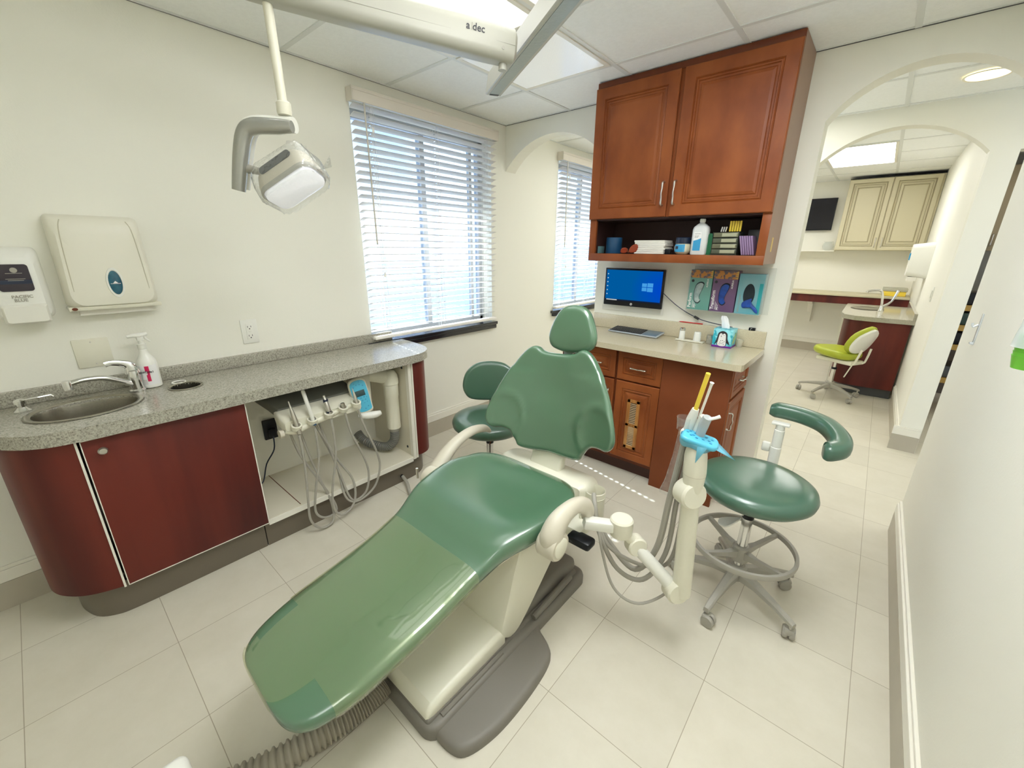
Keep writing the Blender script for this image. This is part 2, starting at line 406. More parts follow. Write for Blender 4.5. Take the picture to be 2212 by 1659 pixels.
# left (window) wall built round its two window openings
WIN = [(1.475, 2.665, .86, 2.28), (3.60, 4.80, .86, 2.28)]
m = MB()
ys = [-1.9, 1.475, 2.665, 3.60, 4.80, 8.1]
for a, b in ((0, 1), (2, 3), (4, 5)): m.box((XL-.2, ys[a], 0), (XL, ys[b], ZC))
for y0, y1, z0, z1 in WIN: m.box((XL-.2, y0, 0), (XL, y1, z0)).box((XL-.2, y0, z1), (XL, y1, ZC))
struct(m, 'wall_left', WALL)
m = MB()
m.prism([(XL, ZC)]+[(p[0], p[1]) for p in arch_pts(XL, -1.61, 2.087, .215)]+[(-1.61, ZC)], 1, YB, YB+.12)
m.box((-1.61, YB, 0), (-.367, YB+.12, ZC))
m.prism([(-.367, ZC)]+arch_pts(-.367, XR, 2.105, .19)+[(XR, ZC)], 1, YB, YB+.12)
struct(m, 'wall_back', WALL)
struct(MB().box((XR, -1.9, 0), (XR+.12, YB, ZC)), 'wall_right', WALL)
struct(MB().box((XL, -1.9, 0), (XR, -1.78, ZC)), 'wall_front', WALL)
m = MB(); Y2 = 4.21
m.box((-1.7, Y2, 0), (-.55, Y2+.12, ZC))
m.prism([(-.55, ZC)]+arch_pts(-.55, .37, 2.095, .21)+[(.37, ZC)], 1, Y2, Y2+.12)
m.box((.37, Y2, 0), (.50, Y2+.12, ZC)); m.box((.50, Y2, 2.09), (1.5, Y2+.12, ZC)); m.box((1.5, Y2, 0), (3.4, Y2+.12, ZC))
struct(m, 'wall_corridor', WALL)
struct(MB().box((.37, Y2+.12, 0), (.485, 7.85, ZC)), 'wall_alcove', FWALL)
struct(MB().box((-2.53, 7.85, 0), (3.4, 7.97, ZC)), 'wall_far', FWALL)
struct(MB().box((1.9, -1.9, 0), (2.02, 7.85, ZC)), 'wall_outer', WALL)
# skirting: tile foot with white cap
def base_run(n, pts):
    a = MB(); b = MB()
    for (x0, y0, x1, y1) in pts:
        a.box((x0, y0, 0), (x1, y1, .125)); dx = .006 if abs(x1-x0) > .05 else 0
        b.box((x0, y0, .1255), (x1, y1, .18), .003)
        gx = (x1-x0)*.4; gy = (y1-y0)*.4
        if abs(x1-x0) < .05: b.box((x0 if x0 in (XL, -2.53) else x0+gx, y0, .18), (x1-gx if x0 in (XL, -2.53) else x1, y1, .195), .002)
        else: b.box((x0, y0+gy, .18), (x1, y1, .195), .002)
    struct(a, 'baseboard_'+n, BTILE); struct(b, 'trim_'+n, WTRIM)
base_run('left', [(XL, -1.78, XL+.016, -.17), (XL, 1.70, XL+.016, YB), (XL, YB+.12, XL+.016, 7.85)])
base_run('right', [(XR-.018, -1.78, XR, YB)])
base_run('corridor', [(.338, Y2-.014, .497, Y2), (-1.7, Y2-.014, -.55, Y2)])
base_run('alcove', [(.355, Y2, .37, 5.55)])
base_run('far', [(-2.5, 7.835, .37, 7.85)])
# ceiling tee grid
m = MB()
xs = [-1.92+.608*k for k in range(-1, 9)]
for x in xs: m.box((x-.012, -1.78, ZC-.0046), (x+.012, 7.85, ZC+.001))
for k in range(-5, 11):
    y = 1.735+.608*k
    m.box((XL, y-.012, ZC-.004), (1.9, y+.012, ZC+.001))
m.box((XL, -1.78, ZC-.003), (XL+.018, YB, ZC+.001)); m.box((XL, YB-.018, ZC-.003), (XR, YB, ZC+.001)); m.box((XR-.018, -1.78, ZC-.003), (XR, YB, ZC+.001))
struct(m, 'trim_1', TEE)
# dark strip standing in for the shadow line along the walls
m = MB(); m.box((XL, -1.78, ZC-.0055), (XL+.004, YB, ZC-.003)); m.box((XL, YB-.004, ZC-.0055), (XR, YB, ZC-.003))
struct(m, 'trim_2', DGREY)
# ceiling lights, some of them added fill out of view
def light(x0, x1, y0, y1, m_, label, name='ceiling_light'):
    t = thing(name, label, 'ceiling light', ((x0+x1)/2, (y0+y1)/2, ZC-.012))
    a = MB()
    for q in (((x0, y0), (x1, y0+.022)), ((x0, y1-.022), (x1, y1)), ((x0, y0+.0222), (x0+.022, y1-.0222)), ((x1-.022, y0+.0222), (x1, y1-.0222))):
        a.box((q[0][0], q[0][1], ZC-.009), (q[1][0], q[1][1], ZC))
    a.build('frame', WTRIM, t, False)
    MB().box((x0+.022, y0+.022, ZC-.007), (x1-.022, y1-.022, ZC-.001)).build('lens', m_, t, False)
    return t
x = [-1.92+.608*k for k in range(0, 6)]; yy = lambda k: 1.735+.608*k
light(x[0]+.013, x[1]-.013, yy(-2)+.013, yy(0)-.013, LENS, 'lit ceiling light with ribbed lens above the flexing lamp arm')
light(x[1]+.013, x[2]-.013, yy(-2)+.013, yy(0)-.013, LENS, 'lit ceiling light beside the one over the lamp arm, cut by top edge')
light(x[0]+.013, x[1]-.013, yy(0)+.013, yy(1)-.013, LENSD, 'unlit square ceiling panel with glossy prismatic lens near brown upper cabinet')
light(x[2]+.013, x[3]-.013, yy(-2)+.013, yy(0)-.013, LENS_FILL, 'added fill light over the stool side, out of view above the top edge')  # added lamp outside the view, fills the right half with light
light(x[3]+.013, x[4]-.16, yy(-5)+.013, yy(-3)-.013, lens_mat('rear_fill_lens', 3.0, (.98, 1, 1)), 'added fill light near the right wall, unseen at the near end of the room')  # unseen lamp behind the camera, added as fill
light(x[2]+.013, x[3]-.013, yy(6)+.013, yy(8)-.013, LENSF, 'warm lit rectangular ceiling light in the far room beyond both arches')
light(x[0]+.013, x[1]-.013, yy(3)+.013, yy(4)-.013, LENSF, 'lit square ceiling light of the side room behind the partition')
light(-1.9, -1.3, 5.45, 6.63, LENSF, 'lit ceiling light at the left of the far room')
light(1.0, 1.6, 5.4, 6.0, LENSF, 'lit ceiling light in the store room right of the white pillar')
light(1.0, 1.6, 3.2, 3.8, LENSF, 'lit ceiling light at the right end of the corridor')
light(-.95, -.40, 3.35, 3.9, LENSF, 'added fill light in the corridor hidden behind the partition')  # added out of sight to brighten the corridor
t = thing('recessed_light', 'round warm yellow recessed downlight in the corridor ceiling', 'ceiling light', (.225, 3.765, ZC-.01))
MB().lathe([(.10, ZC-.006), (.098, ZC-.012), (.082, ZC-.006)], (.225, 3.765, 0), 32, cap=False).build('trim_ring', WTRIM, t)
MB().lathe([(.088, ZC-.009), (.088, ZC-.005)], (.225, 3.765, 0), 32).build('diffuser', emission('warm_lamp', (1, .80, .36), 2.2), t, False)

# windows and blinds
def window(i, y0, y1, z0, z1):
    m = MB(); X = XL-.15
    for q in (((X, y0, z0), (X+.05, y1, z0+.05)), ((X, y0, z1-.05), (X+.05, y1, z1)), ((X, y0, z0), (X+.05, y0+.05, z1)), ((X, y1-.05, z0), (X+.05, y1, z1)),
              ((X-.01, (y0+y1)/2-.02, z0), (X+.04, (y0+y1)/2+.02, z1)), ((X+.01, y1-.14, z0), (X+.04, y1-.11, z1))): m.box(q[0], q[1], .004)
    w = struct(m, 'window_%d' % i, mat('bronze_frame', (.42, .43, .45), .4))
    MB().box((X+.02, y0+.04, z0+.04), (X+.026, y1-.04, z1-.04)).build('pane', GLASS, w, False)
    m = MB(); m.box((XL-.15, y0, z0-.02), (XL, y1, z0+.004), .002); m.box((XL, y0-.045, z0-.022), (XL+.04, y1+.035, z0+.004), .004); m.box((XL, y0-.02, z0-.055), (XL+.032, y1+.026, z0-.022), .003)
    tag(m.build('window_sill', SILL, None, True, org=(XL, (y0+y1)/2, z0)), ['', 'glossy black window sill under the large window', 'glossy black sill of the window seen past the arch'][i], 'window sill')
def blind(i, y0, y1, zb, zt, label):
    t = thing('window_blind', label, 'window blind', (XL+.03, (y0+y1)/2, zt))
    MB().box((XL+.055, y0, zt-.072), (XL+.068, y1, zt), .004).box((XL+.002, y0, zt-.072), (XL+.068, y0+.008, zt), .002).box((XL+.002, y1-.008, zt-.072), (XL+.068, y1, zt), .002)\
        .box((XL+.055, y0, zt-.02), (XL+.072, y1, zt-.012), .002).build('valance', BLINDH, t)
    MB().box((XL+.004, y0+.01, zt-.06), (XL+.05, y1-.01, zt-.012), .002).build('headrail', BLINDW, t)
    m = MB(); pitch = .0435; z = zt-.09; xc = XL+.030; hw = .025
    w = y1-y0; holes = [y0+.10*w, y0+.5*w, y0+.9*w]
    while z > zb+.05:
        # slat as strips left round its route holes
        tl = rad(17)
        segs = [y0+.012]
        for h in holes: segs += [h-.0055, h+.0055]
        segs.append(y1-.012)
        def q(a, b, ya, yb):
            # slightly crowned cross-section
            P = []
            for s_ in (a, (a+b)/2, b): P.append((xc+s_*cos(tl), z+s_*sin(tl)+.0025*(1-(s_/hw)**2)))
            vs = []
            for yk in (ya, yb):
                for (px, pz) in P: vs.append(V((px, yk, pz+.0014)))
                for (px, pz) in reversed(P): vs.append(V((px, yk, pz-.0014)))
            m._add(vs, [(0, 1, 7, 6), (1, 2, 8, 7), (2, 3, 9, 8), (3, 4, 10, 9), (4, 5, 11, 10), (5, 0, 6, 11), (0, 5, 4, 3, 2, 1), (6, 7, 8, 9, 10, 11)])
        for k in range(0, len(segs), 2): q(-hw, hw, segs[k], segs[k+1])
        for h in holes: q(-hw, -.0075, h-.0055, h+.0055); q(.0075, hw, h-.0055, h+.0055)
        z -= pitch
    m.build('slats', SLAT, t, True)
    MB().box((XL+.005, y0+.012, zb), (XL+.055, y1-.012, zb+.022), .006).build('bottom_rail', BLINDW, t)
    m = MB()
    for h in holes:
        for xx in (xc-hw-.002, xc+hw+.002): m.tube([(xx, h+.012, zt-.07), (xx, h+.012, zb+.02)], .0011, 5); m.tube([(xx, h-.012, zt-.07), (xx, h-.012, zb+.02)], .0011, 5)
    m.build('ladder_cords', BLINDW, t)
    MB().tube([(XL+.075, y0+.07, zt-.075), (XL+.078, y0+.074, zt-.85)], .005, 8).build('tilt_wand', mat('wand', (.6, .57, .5), .3), t)
    MB().tube([(XL+.074, y0+.11, zt-.075), (XL+.076, y0+.112, zt-1.02)], .0012, 5).lathe([(.003, .03), (.008, .004), (.008, 0), (.002, -.002)], (XL+.076, y0+.112, zt-1.05), 10).lathe([(.003, .03), (.007, .01), (.007, 0), (.002, -.002)], (XL+.076, y0+.114, zt-.22), 10).build('pull_cord', BLINDW, t)
for i, (y0, y1, z0, z1) in enumerate(WIN): window(i+1, y0, y1, z0, z1)
blind(1, 1.458, 2.685, .884, 2.347, 'white slatted venetian blind of the large window over the grey worktop')
blind(2, 3.575, 4.82, .884, 2.347, 'white slatted venetian blind glimpsed past the small arch beside the brown upper cabinet')
# outdoors
struct(MB().box((-3.60, -3, 2.78), (-2.73, 10, 2.9)), 'roof_eave', WTRIM)
struct(MB().box((-40, -15, -.35), (-2.9, 25, -.3)), 'ground_1', mat('pale_asphalt', (.075, .115, .19), .8, var=.3, vscale=.6))

# ================================================================= LEFT RUN
def curve_strip(ctrl, z0, z1, m, name, parent, th=.018, k=5):
    pts, _ = cat([V((*p, 0)) for p in ctrl], None, k)
    mb = MB(); n = len(pts); ins = []
    for i in range(n):
        a = pts[max(i-1, 0)]; b = pts[min(i+1, n-1)]; d = (b-a).normalized(); ins.append(pts[i]+V((-d.y, d.x, 0))*th)
    R_ = [[V((p.x, p.y, z0)), V((q.x, q.y, z0)), V((q.x, q.y, z1)), V((p.x, p.y, z1))] for p, q in zip(pts, ins)]
    mb.rings(R_); return mb.build(name, m, parent)
DX = -2.07
t = thing('sink_cabinet', 'mahogany sink cabinet with rounded left end, flat door and metal toe kick', 'cabinet', (-2.3, .2, 0))
curve_strip([(-2.52, -.19), (-2.34, -.215), (-2.23, -.20), (-2.15, -.15), (-2.105, -.09), (DX-.005, -.012)], .15, .81, MAHOG, 'end_panel', t)
MB().box((DX-.012, -.014, .15), (DX+.003, -.007, .803)).build('edge_strip', WTRIM, t, False)
d = MB().box((DX-.018, .001, .152), (DX, .536, .798), .001).build('door', MAHOG, t)
m = MB()
for a, b in (((DX-.001, 0, .150), (DX+.002, .003, .80)), ((DX-.001, .534, .150), (DX+.002, .538, .80)), ((DX-.001, 0, .150), (DX+.002, .538, .1535)), ((DX-.001, 0, .7965), (DX+.002, .538, .80))): m.box(a, b)
m.build('edge_band', WTRIM, d, False)
MB().lathe([(.006, 0), (.006, .014), (.013, .016), (.015, .024), (.011, .030), (.0, .031)], (DX, .052, .752), 20, M4.Rotation(pi/2, 3, 'Y')).build('knob', NICKEL, d)
MB().box((XL+.001, .520, .15), (DX-.02, .534, .81)).box((XL+.001, -.12, .152), (DX-.08, .5, .165)).build('carcass', MELAM, t, False)
curve_strip([(-2.48, -.16), (-2.32, -.155), (-2.24, -.14), (-2.17, -.11), (-2.13, -.06), (-2.115, 0), (-2.11, .2), (-2.11, .52)], 0, .149, KICK, 'toe_kick', t)
t = thing('delivery_cabinet', 'open white-lined bay with rounded mahogany right end housing the instrument unit', 'cabinet', (-2.3, 1.1, 0))
MB().box((XL+.001, .536, .15), (DX-.005, 1.455, .168), .001).build('shelf', MELAM, t, False)
MB().box((DX-.006, .536, .138), (DX, 1.42, .166)).build('shelf_edge', WTRIM, t, False)
MB().box((XL+.001, .70, .168), (DX-.02, .7035, .1695)).build('shelf_seam', MAPLED, t, False)
MB().box((XL+.001, 1.43, .168), (DX-.03, 1.445, .81)).build('side_panel', MELAM, t, False)
m = MB().box((DX-.03, 1.425, .15), (DX, 1.445, .806)).box((DX-.034, 1.455, .15), (DX-.004, 1.464, .806)).box((DX-.03, 1.44, .15), (DX-.012, 1.46, .806))
for k in range(8): m.lathe([(.0025, 0), (.0025, .001)], (DX+.0002, 1.435, .2+.075*k), 8, M4.Rotation(pi/2, 3, 'Y'))
m.build('rail', WTRIM, t, False)
curve_strip([(DX-.008, 1.466), (-2.072, 1.50), (-2.09, 1.555), (-2.15, 1.61), (-2.24, 1.645), (-2.50, 1.655)], .165, .81, MAHOG, 'end_panel', t)
curve_strip([(-2.11, .525), (-2.11, .8), (-2.11, 1.2), (-2.112, 1.40), (-2.125, 1.49), (-2.17, 1.56), (-2.25, 1.60), (-2.48, 1.61)], 0, .137, KICK, 'toe_kick', t)
MB().lathe([(.012, 0), (.012, .002)], (-2.1095, 1.346, .045), 16, M4.Rotation(pi/2, 3, 'Y')).build('cable_grommet', BLACK, t)
for (y, z) in ((1.4295, .765), (1.4295, .22)): MB().lathe([(.009, 0), (.007, .003)], (DX-.07, y, z), 12, M4.Rotation(pi/2, 3, 'X')).build('bolt', DGREY, t)
# worktop
out = [(-2.53, -.21), (-2.34, -.235), (-2.21, -.215), (-2.12, -.16), (-2.06, -.09), (-2.035, 0), (-2.03, .2), (-2.03, .8), (-2.03, 1.36), (-2.035, 1.46), (-2.055, 1.54), (-2.11, 1.61), (-2.20, 1.655), (-2.36, 1.675), (-2.53, 1.68)]
pts, _ = cat([V((*p, 0)) for p in out], None, 4)
t = thing('worktop', 'speckled grey laminate worktop with rounded ends and low backsplash under the dispensers', 'worktop', (-2.28, .7, .81))
SKC, SKA, SKB = (-2.285, .055), .135, .165
HOC, HOR = (-2.325, .385), .062
# top with real openings cut for sink and waste hole
def top_mesh():
    bm = bmesh.new()
    def loop(L, z): return [bm.verts.new((p[0], p[1], z)) for p in L]
    outer = [(p.x, p.y) for p in pts]; sink = ell(SKA-.012, SKB-.012, 36, *SKC); hole = ell(HOR-.006, HOR-.006, 24, *HOC)
    for z in (.86, .81):
        es = []
        for L in (outer, sink, hole):
            vs = loop(L, z)
            for i in range(len(vs)): es.append(bm.edges.new((vs[i], vs[(i+1) % len(vs)])))
        bmesh.ops.triangle_fill(bm, use_beauty=True, edges=es)
    bm.verts.ensure_lookup_table(); off = 0; half = len(bm.verts)//2
    for L in (outer, sink, hole):
        for i in range(len(L)):
            a, b = off+i, off+(i+1) % len(L)
            bm.faces.new((bm.verts[a], bm.verts[b], bm.verts[b+half], bm.verts[a+half]))
        off += len(L)
    return bm
mb = MB(); mb.bm.free(); mb.bm = top_mesh(); mb.build('top', GRANITE, t, True)
MB().box((XL+.001, -.21, .8605), (XL+.022, 1.62, .922), .003).build('backsplash', GRANITE, t)
t = thing('sink', 'oval stainless steel sink set in the grey worktop', 'sink', (*SKC, .80))
m = MB()
prof = [(1.06, .862), (1.055, .866), (1.0, .867), (.93, .862), (.90, .845), (.87, .79), (.80, .735), (.62, .715), (.2, .712), (.12, .708), (0.02, .707)]
R_ = [[V((SKC[0]+SKA*s_*cos(2*pi*k/40), SKC[1]+SKB*s_*sin(2*pi*k/40), z)) for k in range(40)] for s_, z in prof]
m.rings(R_, cap=False).build('bowl', STEEL, t)
MB().lathe([(.022, .7125), (.020, .715), (.004, .714)], (*SKC, 0), 20).build('drain', CHROME, t)
t = thing('waste_chute', 'round steel waste opening in the worktop beside the spray bottle', 'waste opening', (*HOC, .86))
R_ = [[V((HOC[0]+HOR*s_*cos(2*pi*k/32), HOC[1]+HOR*s_*sin(2*pi*k/32), z)) for k in range(32)] for s_, z in [(1.07, .861), (1.06, .865), (1.0, .866), (.9, .862), (.88, .82), (.88, .62)]]
MB().rings(R_, cap=False).build('collar', STEEL, t)
MB().lathe([(HOR*.9, .60), (HOR*.9, .62)], (*HOC, 0), 24).build('inner_floor', DGREY, t)
tag(MB().tube([(-2.412+.026*cos(a), .378+.026*sin(a), .864) for a in [2*pi*k/24 for k in range(25)]], .0028, 6, cap=False).build('plastic_ring', WHITE, None, True, org=(-2.412, .378, .8605)), 'thin white plastic ring lying beside the round waste opening', 'ring')
# faucet
FB = V((-2.40, .228, .8605)); t = thing('faucet', 'chrome single-lever faucet arching over the oval sink', 'faucet', FB)
MB().lathe([(.030, 0), (.030, .008), (.024, .014), (.022, .05), (.024, .075), (.020, .095), (.008, .103)], FB, 24).build('body', CHROME, t)
MB().tube([FB+V((0, 0, .03)), FB+V((.01, -.05, .062)), FB+V((.02, -.10, .088)), FB+V((.03, -.16, .095)), FB+V((.035, -.20, .088))], [.015, .0125, .011, .0105, .011], 14, 5, sq=(1.2, 1)).lathe([(.014, .012), (.016, 0), (.016, -.024), (.011, -.026)], FB+V((.036, -.205, .09)), 18).build('spout', CHROME, t)
MB().tube([FB+V((0, 0, .085)), FB+V((0, -.005, .118)), FB+V((.0, -.03, .134)), FB+V((.005, -.062, .142)), FB+V((.008, -.082, .139))], [.020, .0155, .010, .008, .009], 12, 5, sq=(1.35, .75)).build('lever', CHROME, t)
# soap pump
PB = V((-2.41, -.113, .8605)); t = thing('soap_pump', 'chrome deck soap pump left of the oval sink', 'soap pump', PB)
MB().lathe([(.026, 0), (.026, .006), (.018, .012), (.012, .02), (.012, .032), (.017, .034), (.017, .046), (.012, .05), (.004, .053)], PB, 20).build('body', CHROME, t)
MB().tube([PB+V((0, 0, .044)), PB+V((.01, .04, .048)), PB+V((.02, .085, .052)), PB+V((.021, .09, .045))], .0042, 8).build('nozzle', CHROME, t)
# spray bottle
B = V((-2.435, .285, .8608)); t = thing('spray_bottle', 'white trigger spray bottle with magenta and white label behind the faucet', 'spray bottle', B)
MB().lathe([(.030, 0), (.036, .004), (.037, .02), (.037, .110), (.034, .125), (.020, .15), (.0155, .165), (.0145, .178)], B, 28).build('bottle', WHITE, t)
MB().lathe([(.0150, .178), (.0165, .180), (.0165, .20), (.010, .202), (.009, .222)], B, 20).build('collar', PWHITE, t)
MB().tube([B+V((0, -.042, .238)), B+V((0, -.02, .240)), B+V((0, 0, .238)), B+V((.0, .028, .243))], [.0075, .010, .013, .008], 12, 3, sq=(1, .9)).box(B+V((-.010, -.012, .215)), B+V((.010, .012, .24)), .004).build('spray_head', WHITE, t)
MB().tube([B+V((.0, .014, .236)), B+V((.0, .022, .218)), B+V((.0, .034, .206))], [.006, .0045, .003], 8, 3).build('trigger', WHITE, t)
AX = V((.81, -.585, 0)); TU = V((.585, .81, 0))   # faces the room
def cyl_label(c, rr, z0, z1, a0, a1, m_, name, par, n=14):
    mb = MB(); A = [a0+(a1-a0)*k/n for k in range(n+1)]
    R_ = [[c+V((q*cos(a), q*sin(a), z)) for q, z in ((rr, z0), (rr+.0006, z0), (rr+.0006, z1), (rr, z1))] for a in A]
    mb.rings(R_); return mb.build(name, m_, par)
ac = math.atan2(-.30, .81)
lb = cyl_label(B, .0371, .016, .108, ac-1.15, ac+1.15, LABW, 'label', t)
cyl_label(B, .0378, .018, .104, ac-1.1, ac-.62, mat('label_grey', (.45, .46, .46), .5), 'side_print', lb)
cyl_label(B, .0378, .050, .064, ac-.05, ac+.28, PINKR, 'numeral_stem', lb)
cyl_label(B, .0378, .034, .05, ac-.05, ac+.28, PINKR, 'numeral_foot', lb); cyl_label(B, .0378, .080, .104, ac-.10, ac+.30, PINKR, 'numeral_top', lb); cyl_label(B, .0378, .062, .08, ac+.06, ac+.28, PINKR, 'numeral', lb)
U_ = V((-sin(ac), cos(ac), 0)); Nn = V((cos(ac), sin(ac), 0))
text('CaviCide1', .0135, B+Nn*.0395-U_*.030+V((0, 0, .074)), U_, (0, 0, 1), INK, lb, bold=.0002)
for k in range(4): cyl_label(B, .0378, .022+.006*k, .0235+.006*k, ac-.5, ac-.12, GINK, 'fine_print', lb, 6)
# towel dispenser
t = thing('towel_dispenser', 'large cream paper towel dispenser with oval blue window on left wall', 'towel dispenser', (XL, .245, 1.22))
yc = .245
def disp_ring(x, hw0, hw1, z0, z1, r_): 
    return [V((x, yc+ (p[0]*(hw0 if p[1] > 0 else hw1)), (z0+z1)/2+p[1]*(z1-z0)/2)) for p in rrect(2, 2, r_, 5)]
m = MB(); m.rings([disp_ring(XL+.001, .140, .146, 1.232, 1.595, .12), disp_ring(XL+.05, .139, .145, 1.232, 1.592, .14), disp_ring(XL+.085, .132, .140, 1.236, 1.575, .2), disp_ring(XL+.10, .120, .13, 1.242, 1.555, .3), disp_ring(XL+.104, .09, .10, 1.27, 1.52, .4)])
m.build('housing', mat('dispenser_cream', (.78, .76, .66), .35), t)
m = MB()
for s_ in (-1, 1): m.tube([(XL+.088, yc+s_*.096, 1.573), (XL+.1005, yc+s_*.106, 1.54), (XL+.1015, yc+s_*.112, 1.45), (XL+.1005, yc+s_*.117, 1.30)], .0018, 6, 4)
m.build('cover_seam', mat('seam', (.52, .49, .38), .5), t)
MB().box((XL+.002, yc-.148, 1.222), (XL+.092, yc+.148, 1.238), .004).build('lower_lip', CREAM, t)
m = MB().rings([[V((XL+xx, yc+.012+p[0], 1.33+p[1])) for p in ell(a, b, 28)] for xx, a, b in ((.098, .029, .062), (.107, .027, .060), (.107, .022, .052), (.100, .021, .05))], cap=False)
m.build('window_rim', WHITE, t)
w_ = MB().rings([[V((XL+xx, yc+.012+p[0], 1.33+p[1])) for p in ell(.0225*s_, .053*s_, 28)] for xx, s_ in ((.103, 1), (.1055, .8), (.1065, .4), (.1067, .05))]).build('window', mat('blue_lens', (.01, .07, .12), .15, col2=(.02, .14, .2), vscale=30), t)
MB().prism([(yc+.004, 1.328), (yc+.020, 1.328), (yc+.012, 1.337)], 0, XL+.1068, XL+.1073).box((XL+.1068, yc-.004, 1.3255), (XL+.1073, yc+.028, 1.327)).build('arrow_mark', LABW, w_, False)
MB().rings([[V((XL+.030+a*.03, yc-.118+.236*k/10, z+.004*sin(k*1.3)*(1-a))) for a, z in ((0, 1.20), (1, 1.20), (1, 1.235), (0, 1.235))] for k in range(11)]).build('paper_towel', PAPER, t)
MB().lathe([(.006, 0), (.006, .004)], (XL+.0925, yc-.13, 1.231), 10, M4.Rotation(pi/2, 3, 'Y'), sy=1.5).build('slot', MAPLED, t)
# soap dispenser
t = thing('soap_dispenser', 'white wall soap dispenser with dark label and lower push bar', 'soap dispenser', (XL, -.01, 1.2))
yc = -.015; hw = .072
def sr(x, h, z0, z1, r_): return [V((x, yc+p[0]*h, (z0+z1)/2+p[1]*(z1-z0)/2)) for p in rrect(2, 2, r_, 5)]
MB().rings([sr(XL+.001, hw+.006, 1.205, 1.47, .2), sr(XL+.05, hw+.006, 1.207, 1.47, .22), sr(XL+.075, hw-.002, 1.215, 1.455, .25), sr(XL+.085, hw-.014, 1.235, 1.435, .3)]).build('housing', WHITE, t)
p_ = MB().rings([[V((XL+.0875, yc-.002+p[0], 1.360+p[1])) for p in rrect(.088, .098, .010)], [V((XL+.0885, yc-.002+p[0], 1.360+p[1])) for p in rrect(.088, .098, .010)]]).build('label_window', mat('dark_label', (.030, .022, .032), .25), t)
MB().box((XL+.0885, yc-.046, 1.338), (XL+.0889, yc+.042, 1.352)).build('blue_band', NAVY, p_, False)
MB().lathe([(.0095, 0), (.0095, .0006)], (XL+.0886, yc+.004, 1.388), 18, M4.Rotation(pi/2, 3, 'Y')).build('round_mark', GINK, p_)
for z_, w2 in ((1.376, .042), (1.3555, .05), (1.350, .04)): MB().box((XL+.0888, yc+.002-w2/2, z_), (XL+.0892, yc+.002+w2/2, z_+.0016)).build('print_line', GINK, p_, False)
text('PACIFIC', .0155, (XL+.087, yc-.024, 1.286), (0, 1, 0), (0, 0, 1), GINK, t, bold=.0003)
text('BLUE', .0155, (XL+.087, yc-.020, 1.2725), (0, 1, 0), (0, 0, 1), GINK, t, bold=.0003)
MB().rings([sr(XL+.05, hw*.86, 1.188, 1.262, .15), sr(XL+.095, hw*.82, 1.19, 1.262, .2), sr(XL+.103, hw*.74, 1.196, 1.255, .25)]).build('push_bar', mat('push_white', (.78, .77, .70), .3), t)
# wall plates
t = thing('blank_wall_plate', 'blank square cover plate on wall above the faucet', 'wall plate', (XL, .133, 1.03))
MB().box((XL+.0005, .075, .97), (XL+.007, .19, 1.095), .004).build('plate', CREAM, t)
for z in (.985, 1.08): MB().lathe([(.003, 0), (.002, .001)], (XL+.007, .133, z), 8, M4.Rotation(pi/2, 3, 'Y')).build('screw', NICKEL, t)
t = thing('wall_outlet', 'white duplex wall outlet between spray bottle and window', 'outlet', (XL, .748, 1.04))
MB().box((XL+.0005, .708, .976), (XL+.007, .788, 1.105), .004).build('plate', WHITE, t)
o_ = MB().box((XL+.006, .731, .998), (XL+.009, .765, 1.082), .001).build('receptacle', WHITE, t)
m = MB()
for z in (1.066, 1.018):
    for dy in (-.008, .008): m.box((XL+.009, .748+dy-.0012, z-.004), (XL+.0094, .748+dy+.0012, z+.005))
    m.box((XL+.009, .7455, z-.014), (XL+.0094, .7505, z-.008))
m.build('slots', INK, o_, False)
MB().box((XL+.009, .742, 1.037), (XL+.0098, .754, 1.044), .0005).build('test_button', PWHITE, o_)

# ================================================================= INSTRUMENT UNIT in the open bay
t = thing('delivery_unit', 'cream dental instrument unit with handpiece hoses mounted in the open bay', 'instrument unit', (-2.3, 1.2, .18))
# arm from the right side of the bay
MB().lathe([(.043, .365), (.043, .58), (.046, .585), (.046, .66), (.050, .665), (.050, .69), (.047, .72), (.034, .745), (.012, .757)], (-2.19, 1.372, 0), 24).build('arm_post', CREAM, t)
MB().lathe([(.030, .34), (.032, .366)], (-2.19, 1.372, 0), 20).build('post_foot', GREYP, t)
MB().tube([(-2.20, 1.36, .705), (-2.24, 1.27, .735), (-2.32, 1.10, .76), (-2.36, 1.0, .765)], [.046, .043, .040, .040], 16, 4).build('support_arm', CREAM, t)
pts_, rr = [], []
for k in range(60):
    a = k/59
    base = [V((-2.19, 1.372, .345)), V((-2.20, 1.37, .27)), V((-2.25, 1.345, .215)), V((-2.34, 1.31, .208)), V((-2.43, 1.28, .225)), V((-2.485, 1.27, .265))]
    if k == 0: P_, _ = cat(base, None, 20)
    i = a*(len(P_)-1); j = int(i); q = P_[j].lerp(P_[min(j+1, len(P_)-1)], i-j)
    pts_.append(q); rr.append(.030 if k % 2 else .026)
MB().tube(pts_, rr, 16).build('corrugated_hose', mat('dark_hose', (.16, .16, .14), .5), t)
